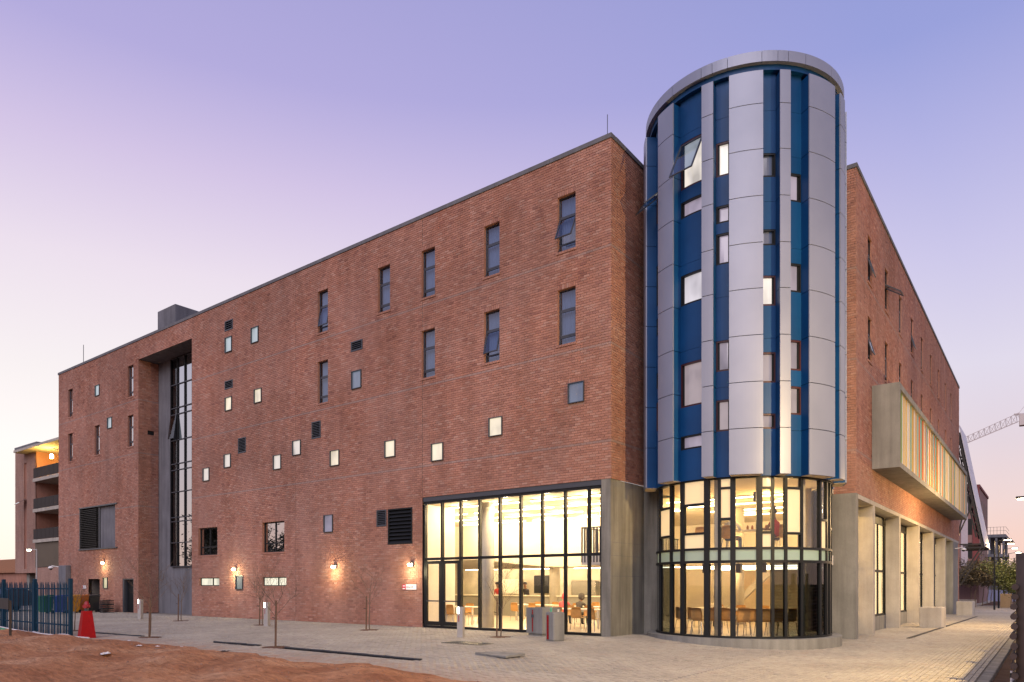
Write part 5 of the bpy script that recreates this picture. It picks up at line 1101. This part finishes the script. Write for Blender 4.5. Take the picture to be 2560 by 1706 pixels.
def leaf_tree(x, y, h, cr, cz, lab, seed, c, n=2600, trunk=.05, grp='street trees past the wing', lf=.085):
    q = random.Random(seed); t = thing('street_tree', lab, 'tree', (x, y, gz(x, min(y, 60)) if x > 0 else 0), 0, grp)
    tr = MB(); top = cz + cr * .2; pts = [Vector((.06 * q.uniform(-1, 1) * i, .06 * q.uniform(-1, 1) * i, top * i / 5)) for i in range(6)]; tr.tube(pts, [trunk * (1 - .12 * i) for i in range(6)], 7)
    tips = []
    for k in range(9):
        a = q.uniform(0, 6.28); p = pts[q.choice((3, 4, 5))]; d = Vector((math.cos(a) * .8, math.sin(a) * .8, q.uniform(.3, 1.0))); e = p + d * cr * q.uniform(.45, .8); tr.tube([p, (p + e) / 2 + Vector((0, 0, .08)), e], [trunk * .45, trunk * .3, trunk * .12], 5); tips.append(e)
    tr.build('trunk', WOODB, t)
    cl = [Vector((q.gauss(0, .5), q.gauss(0, .5), q.gauss(0, .5))) for _ in range(16)]; cl = [Vector((v_.x * cr, v_.y * cr, cz + v_.z * (h - cz) * .75)) for v_ in cl] + tips
    V = np.empty((n * 4, 3)); 
    for i in range(n):
        c0 = q.choice(cl); rr = cr * .34; p = c0 + Vector((q.gauss(0, rr * .55), q.gauss(0, rr * .55), q.gauss(0, rr * .5))); u = Vector((q.gauss(0, 1), q.gauss(0, 1), q.gauss(0, .6))).normalized(); w = u.cross(Vector((q.gauss(0, 1), q.gauss(0, 1), q.gauss(0, 1)))).normalized(); L = lf * q.uniform(.7, 1.4); W = L * .36
        V[4 * i] = p - u * L; V[4 * i + 1] = p + w * W; V[4 * i + 2] = p + u * L; V[4 * i + 3] = p - w * W
    F = np.arange(n * 4).reshape(n, 4); obj('crown', np_mesh('crown', V, F), c, t)
def leafm(n_, c):
    t = NT(n_); f = t.noise(1.6, 4); t.base(t.ramp(f, [(.3, tuple(x * .55 for x in c)), (.7, tuple(x * 1.35 for x in c))])); t.set(Roughness=.6)
    MATS[n_] = t.m; return t.m
LF = [leafm('leaf_olive', (.075, .060, .028)), leafm('leaf_green', (.10, .115, .022)), leafm('leaf_dark', (.035, .042, .02))]
for k, (x, y, h, cz, lab, m_) in enumerate(((4.3, 73, 3.9, 2.8, 'slender olive tree nearest the end of the wing', 0), (5.66, 59.7, 3.6, 2.7, 'slender olive tree, second from the wing', 0), (5.8, 65.8, 3.9, 2.8, 'slender olive tree, third from the wing', 0), (5.84, 72, 3.9, 2.8, 'slender olive tree, fourth from the wing', 0), (5.83, 78.4, 4.1, 2.9, 'slender olive tree, fifth from the wing', 0), (7.7, 63.5, 4.0, 2.7, 'leafy tree just behind the first street lamps', 0), (8.55, 55.5, 4.2, 2.5, 'bright yellow green tree lit by a street lamp', 1), (9.1, 66, 3.8, 2.1, 'dark leafy tree at the end of the footpath', 2), (9.3, 74, 4.0, 2.1, 'farthest dark tree on the footpath', 2), (3.2, 82, 4.2, 2.9, 'olive tree before the pink block', 0))): leaf_tree(x, y, h, 1.65 if m_ != 1 else 1.75, cz + .2, lab, 50 + k, LF[m_], 3400, lf=.115)
# tall trees across the open ground; the stair glass and low windows mirror them
for k, (x, y, h, lab) in enumerate(((-74, -30, 13, 'tall dark tree across the ground, mirrored in the stairwell glass'), (-84, -36, 15, 'tallest dark tree across the ground, mirrored in the stairwell glass'), (-62, -37, 10, 'broad dark tree across the ground, mirrored in the low windows'), (-95, -48, 14, 'farthest dark tree across the open ground'))): leaf_tree(x, y, h, 4.6, h * .6, lab, 90 + k, LF[2], 12000, .3, 'tall trees across the open ground', .19)
# pink apartment block
PINK = mat('pink_render', (.22, .13, .12), .9, var=.1); PGREY = mat('grey_render', (.42, .37, .40), .9, var=.08); PRED = mat('red_render', (.16, .045, .045), .9, var=.1)
t = thing('apartment_block', 'pink and grey apartment block with narrow windows behind the steel screen', 'building', (3, 75, -.4))
MB().box(-22, 1.9, 0, 14, 0, 13).build('wall', PINK, t)
for k, (z0, x0) in enumerate(((0, 0), (1, 0), (2, 0))):
    for j in range(4): MB().box(1.9, 1.93, .6 + j * 3.4, 1.3 + j * 3.4, 4.6 + k * 2.8, 6.2 + k * 2.8).build('window', DARK, t)
    for j in range(5): MB().box(-.2 - j * 2.3 + .9, .35 - j * 2.3 + .9, -.03, 0, 5.0 + k * 2.7, 6.8 + k * 2.7).build('window', DARK, t)
MB().box(.2, .85, -.06, 0, 4.2, 13).box(-1.4, -.9, -.06, 0, 4.2, 13).build('pilaster', PGREY, t); MB().box(1.3, 1.95, -.12, -.03, 4.2, 13.1).build('red_strip', PRED, t); MB().box(-22, 2, -.15, 14.1, 13.0, 13.3).build('parapet', PRED, t)
# concrete frame under construction
t = thing('construction_frame', 'unfinished concrete frame building with railings at the end of the street', 'building', (2.5, 111, -.4))
for z in (6.3, 9.3): MB().box(0, 3.4, 0, 12, z, z + .45).build('floor_slab', CONC_D, t)
MB().box(-6, 1.9, 0, 10, 3.1, 3.5).build('floor_slab', CONC_D, t)
for x in (.3, 1.3, 2.2, 3.1):
    for y in (.3, 5, 10): MB().box(x - .14, x + .14, y - .14, y + .14, 0, 9.3).build('column', CONC_D, t)
for k in range(8): MB().bar((.2 + k * .42, .05, 9.75), (.2 + k * .42, .05, 10.9), .04).build('rail_post', STEEL, t)
for z in (10.3, 10.85): MB().bar((.1, .05, z), (3.4, .05, z), .035).bar((3.4, .05, z), (3.4, 11, z), .035).build('rail', STEEL, t)
MB().box(2.6, 4.2, 2, 6, 8.6, 8.9).build('scaffold_deck', WOODB, t)
t = thing('site_hoarding', 'blue grey site wall behind the olive trees', 'wall', (0, 92, -.5)); 
for k in range(12): MB().box(-10 + k * 1.5 + .01, -8.5 + k * 1.5 - .01, 0, .1, 0, 1.5).build('panel', mat('hoarding_blue', (.20, .21, .33), .7, var=.1), t)
t = thing('concrete_bench', 'pale concrete steps on the plaza behind the olive trees', 'steps', (3.5, 66, -.42))
for k in range(3): MB().box(-3, 1.5, k * 1.6, k * 1.6 + 1.2, 0, .18 + .16 * k).build('step', CONC_L, t)
t = thing('far_planter', 'brown planter box at the foot of the yellow green tree', 'planter', (8.0, 60.5, gz(8, 60))); MB().bbox(-.45, .45, -.5, .5, 0, 1.3, .02).build('box', mat('planter_brown', (.28, .20, .11), .8, var=.1), t)
# tower crane
CRA = mat('crane_white', (.55, .48, .44), .5, .2, var=.06)
t = thing('tower_crane', 'pale tower crane with lattice jib rising at the right edge', 'crane', (8.6, 153.3, 0)); 
mm = MB()
for sx in (-.7, .7):
    for sy in (-.7, .7): mm.bar((sx, sy, 0), (sx, sy, 36), .14)
for k in range(24): z = k * 1.5; mm.bar((-.7, -.7, z), (.7, -.7, z + 1.5), .07).bar((.7, -.7, z), (-.7, -.7, z + 1.5), .05).bar((-.7, .7, z), (-.7, -.7, z + 1.5), .05)
mm.build('mast', mat('crane_lit_orange', (.45, .24, .10), .5, .2, var=.06), t)  # warm light on the mast is put into its orange colour
A, B = Vector((-2.2, -1.2, 33.9)), Vector((-13.2, -9.3, 28.2)); jm = MB(); up = Vector((0, 0, 1.7)); sd = (B - A).cross(Vector((0, 0, 1))).normalized() * .6
for s in (-1, 1): jm.bar(A + sd * s, B + sd * s, .11)
jm.bar(A + up, B + up * .7, .11)
for k in range(13):
    p = A.lerp(B, k / 13); q_ = A.lerp(B, (k + .5) / 13); n_ = A.lerp(B, (k + 1) / 13); u_ = up * (1 - .3 * (k + .5) / 13)
    for s in (-1, 1): jm.bar(p + sd * s, q_ + u_, .06).bar(q_ + u_, n_ + sd * s, .06)
    jm.bar(p - sd, p + sd, .05)
jm.build('jib', CRA, t); MB().bbox(-2.2, -.7, -1.9, -.2, 33.0, 35.2, .08).build('cab', CRA, t); MB().box(-1.3, -.8, -1.93, -1.9, 33.7, 34.9).build('cab_window', mat('cab_blue', (.02, .05, .18), .2, var=.05), t)
MB().bar((0, 0, 36), (-.6, -.3, 38), .15).bar((-.6, -.3, 38), A + up, .06).bar((-3, -1, 35.4), (3, 2, 35.4), .4, .3).build('apex', CRA, t)
# ------------------------------------------------ balcony block at the far left
t = thing('balcony_block', 'brick apartment block with stacked balconies behind the far left corner', 'building', (0, 8.4, 0))
def bwall(x0, x1, z0, z1, holes=[]):
    w = wall_face(np_pl('b', 0), x0, x1, z0, z1, holes).build('wall', MORTAR, t); B = bricks(x0, x1, z0, z1, [(h[0], h[1], h[2], h[3], 0) for h in holes]); V, F, cc = brick_arrays(B, np_pl('b', 0)); cc = cc * .5 + np.array((.40, .30, .25)) * .5; o = obj('brickwork', np_mesh('brickwork', V, F, cc), BRICK, w); struct(o, 'stuff')  # brick colours paled for the sunset light on this block
    if holes: reveals(np_pl('b', 0), holes, .3).build('window_reveal', BRICKP, w)
bwall(-76.9, -71.4, zc(2.9), zc(16), [(-74.4, -73.7, zc(3.3), zc(14.4))]); bwall(-71.4, -58, 0, zc(3.4))
MB().box(-76.88, -71.42, .1, 14, 2.95, 15.9).box(-71.4, -58, 3.0, 14, 0, 16).build('core', BRICKP, t)
sl = MB().box(-74.4, -73.7, .2, .25, 3.3, 14.4).build('slit_window', DARK, t)
for k in range(9): MB().box(-74.36, -73.74, .12, .16, 3.4 + k * 1.22, 4.5 + k * 1.22).build('pane', GLASS_M if k % 3 else SQM['sq_blue'], sl)
o = MB().box(-.33, .33, -.03, 0, -1.1, 0).build('open_sash', GLASS_M, t, (-74.05, 0, 10.6)); o.rotation_euler.x = R(-55)
for k, z in enumerate((6.1, 9.2, 12.3)):
    b = MB().box(-71.4, -58, -.25, 3.0, z - .18, z + .15).build('balcony', CONC_L, t)
    for i in range(13): MB().box(-71.35 + i, -70.39 + i, -.2, -.15, z + .2, z + 1.2).build('railing_panel', mat('railing_brown', (.028, .022, .018), .8, var=.1), b)
    MB().box(-68.5, -67.6, 2.93, 3.0, z + .15, z + 2.2).build('door', DIM, b)
MB().box(-71.4, -58, -.02, .02, 3.45, 5.9).build('screen', mat('dark_screen', (.07, .05, .03), .5, var=.2, scale=1), t)
MB().box(-74.3, -58, -1.0, 3.0, 15.3, 15.55).build('roof_slab', CONC_L, t); MB().box(-76.95, -71.0, -.05, 12, 16.0, 16.25).build('coping', COPE, t)
MB().box(-75.2, -74.4, .5, 1.3, 0, 2.9).build('column', CONC, t)
l = thing('balcony_lamp', 'bright lamp under the roof of the top balcony', 'lamp', (-68.3, 8.75, 14.35)); MB().lathe([(.05, .4), (.16, .3), (.18, 0), (.10, -.08)], 14).build('globe', emis('globe_bulb', (1.0, .72, .3), 30), l, smooth=True); point_light('balcony_glow', (0, -.3, -.3), 900, (1.0, .60, .13), .2, l)
t = thing('low_building', 'low brown brick building at the far left edge under the glowing sky', 'building', (-95, 14, 0)); MB().box(-25, 14, 0, 10, 0, 3.2).build('wall', BRICKP, t); MB().box(-25.3, 14.3, -.4, 10.4, 3.2, 3.5).box(-25, 14, .5, 10, 3.5, 5.0).build('roof', mat('roof_rust', (.30, .14, .07), .8, var=.15), t)
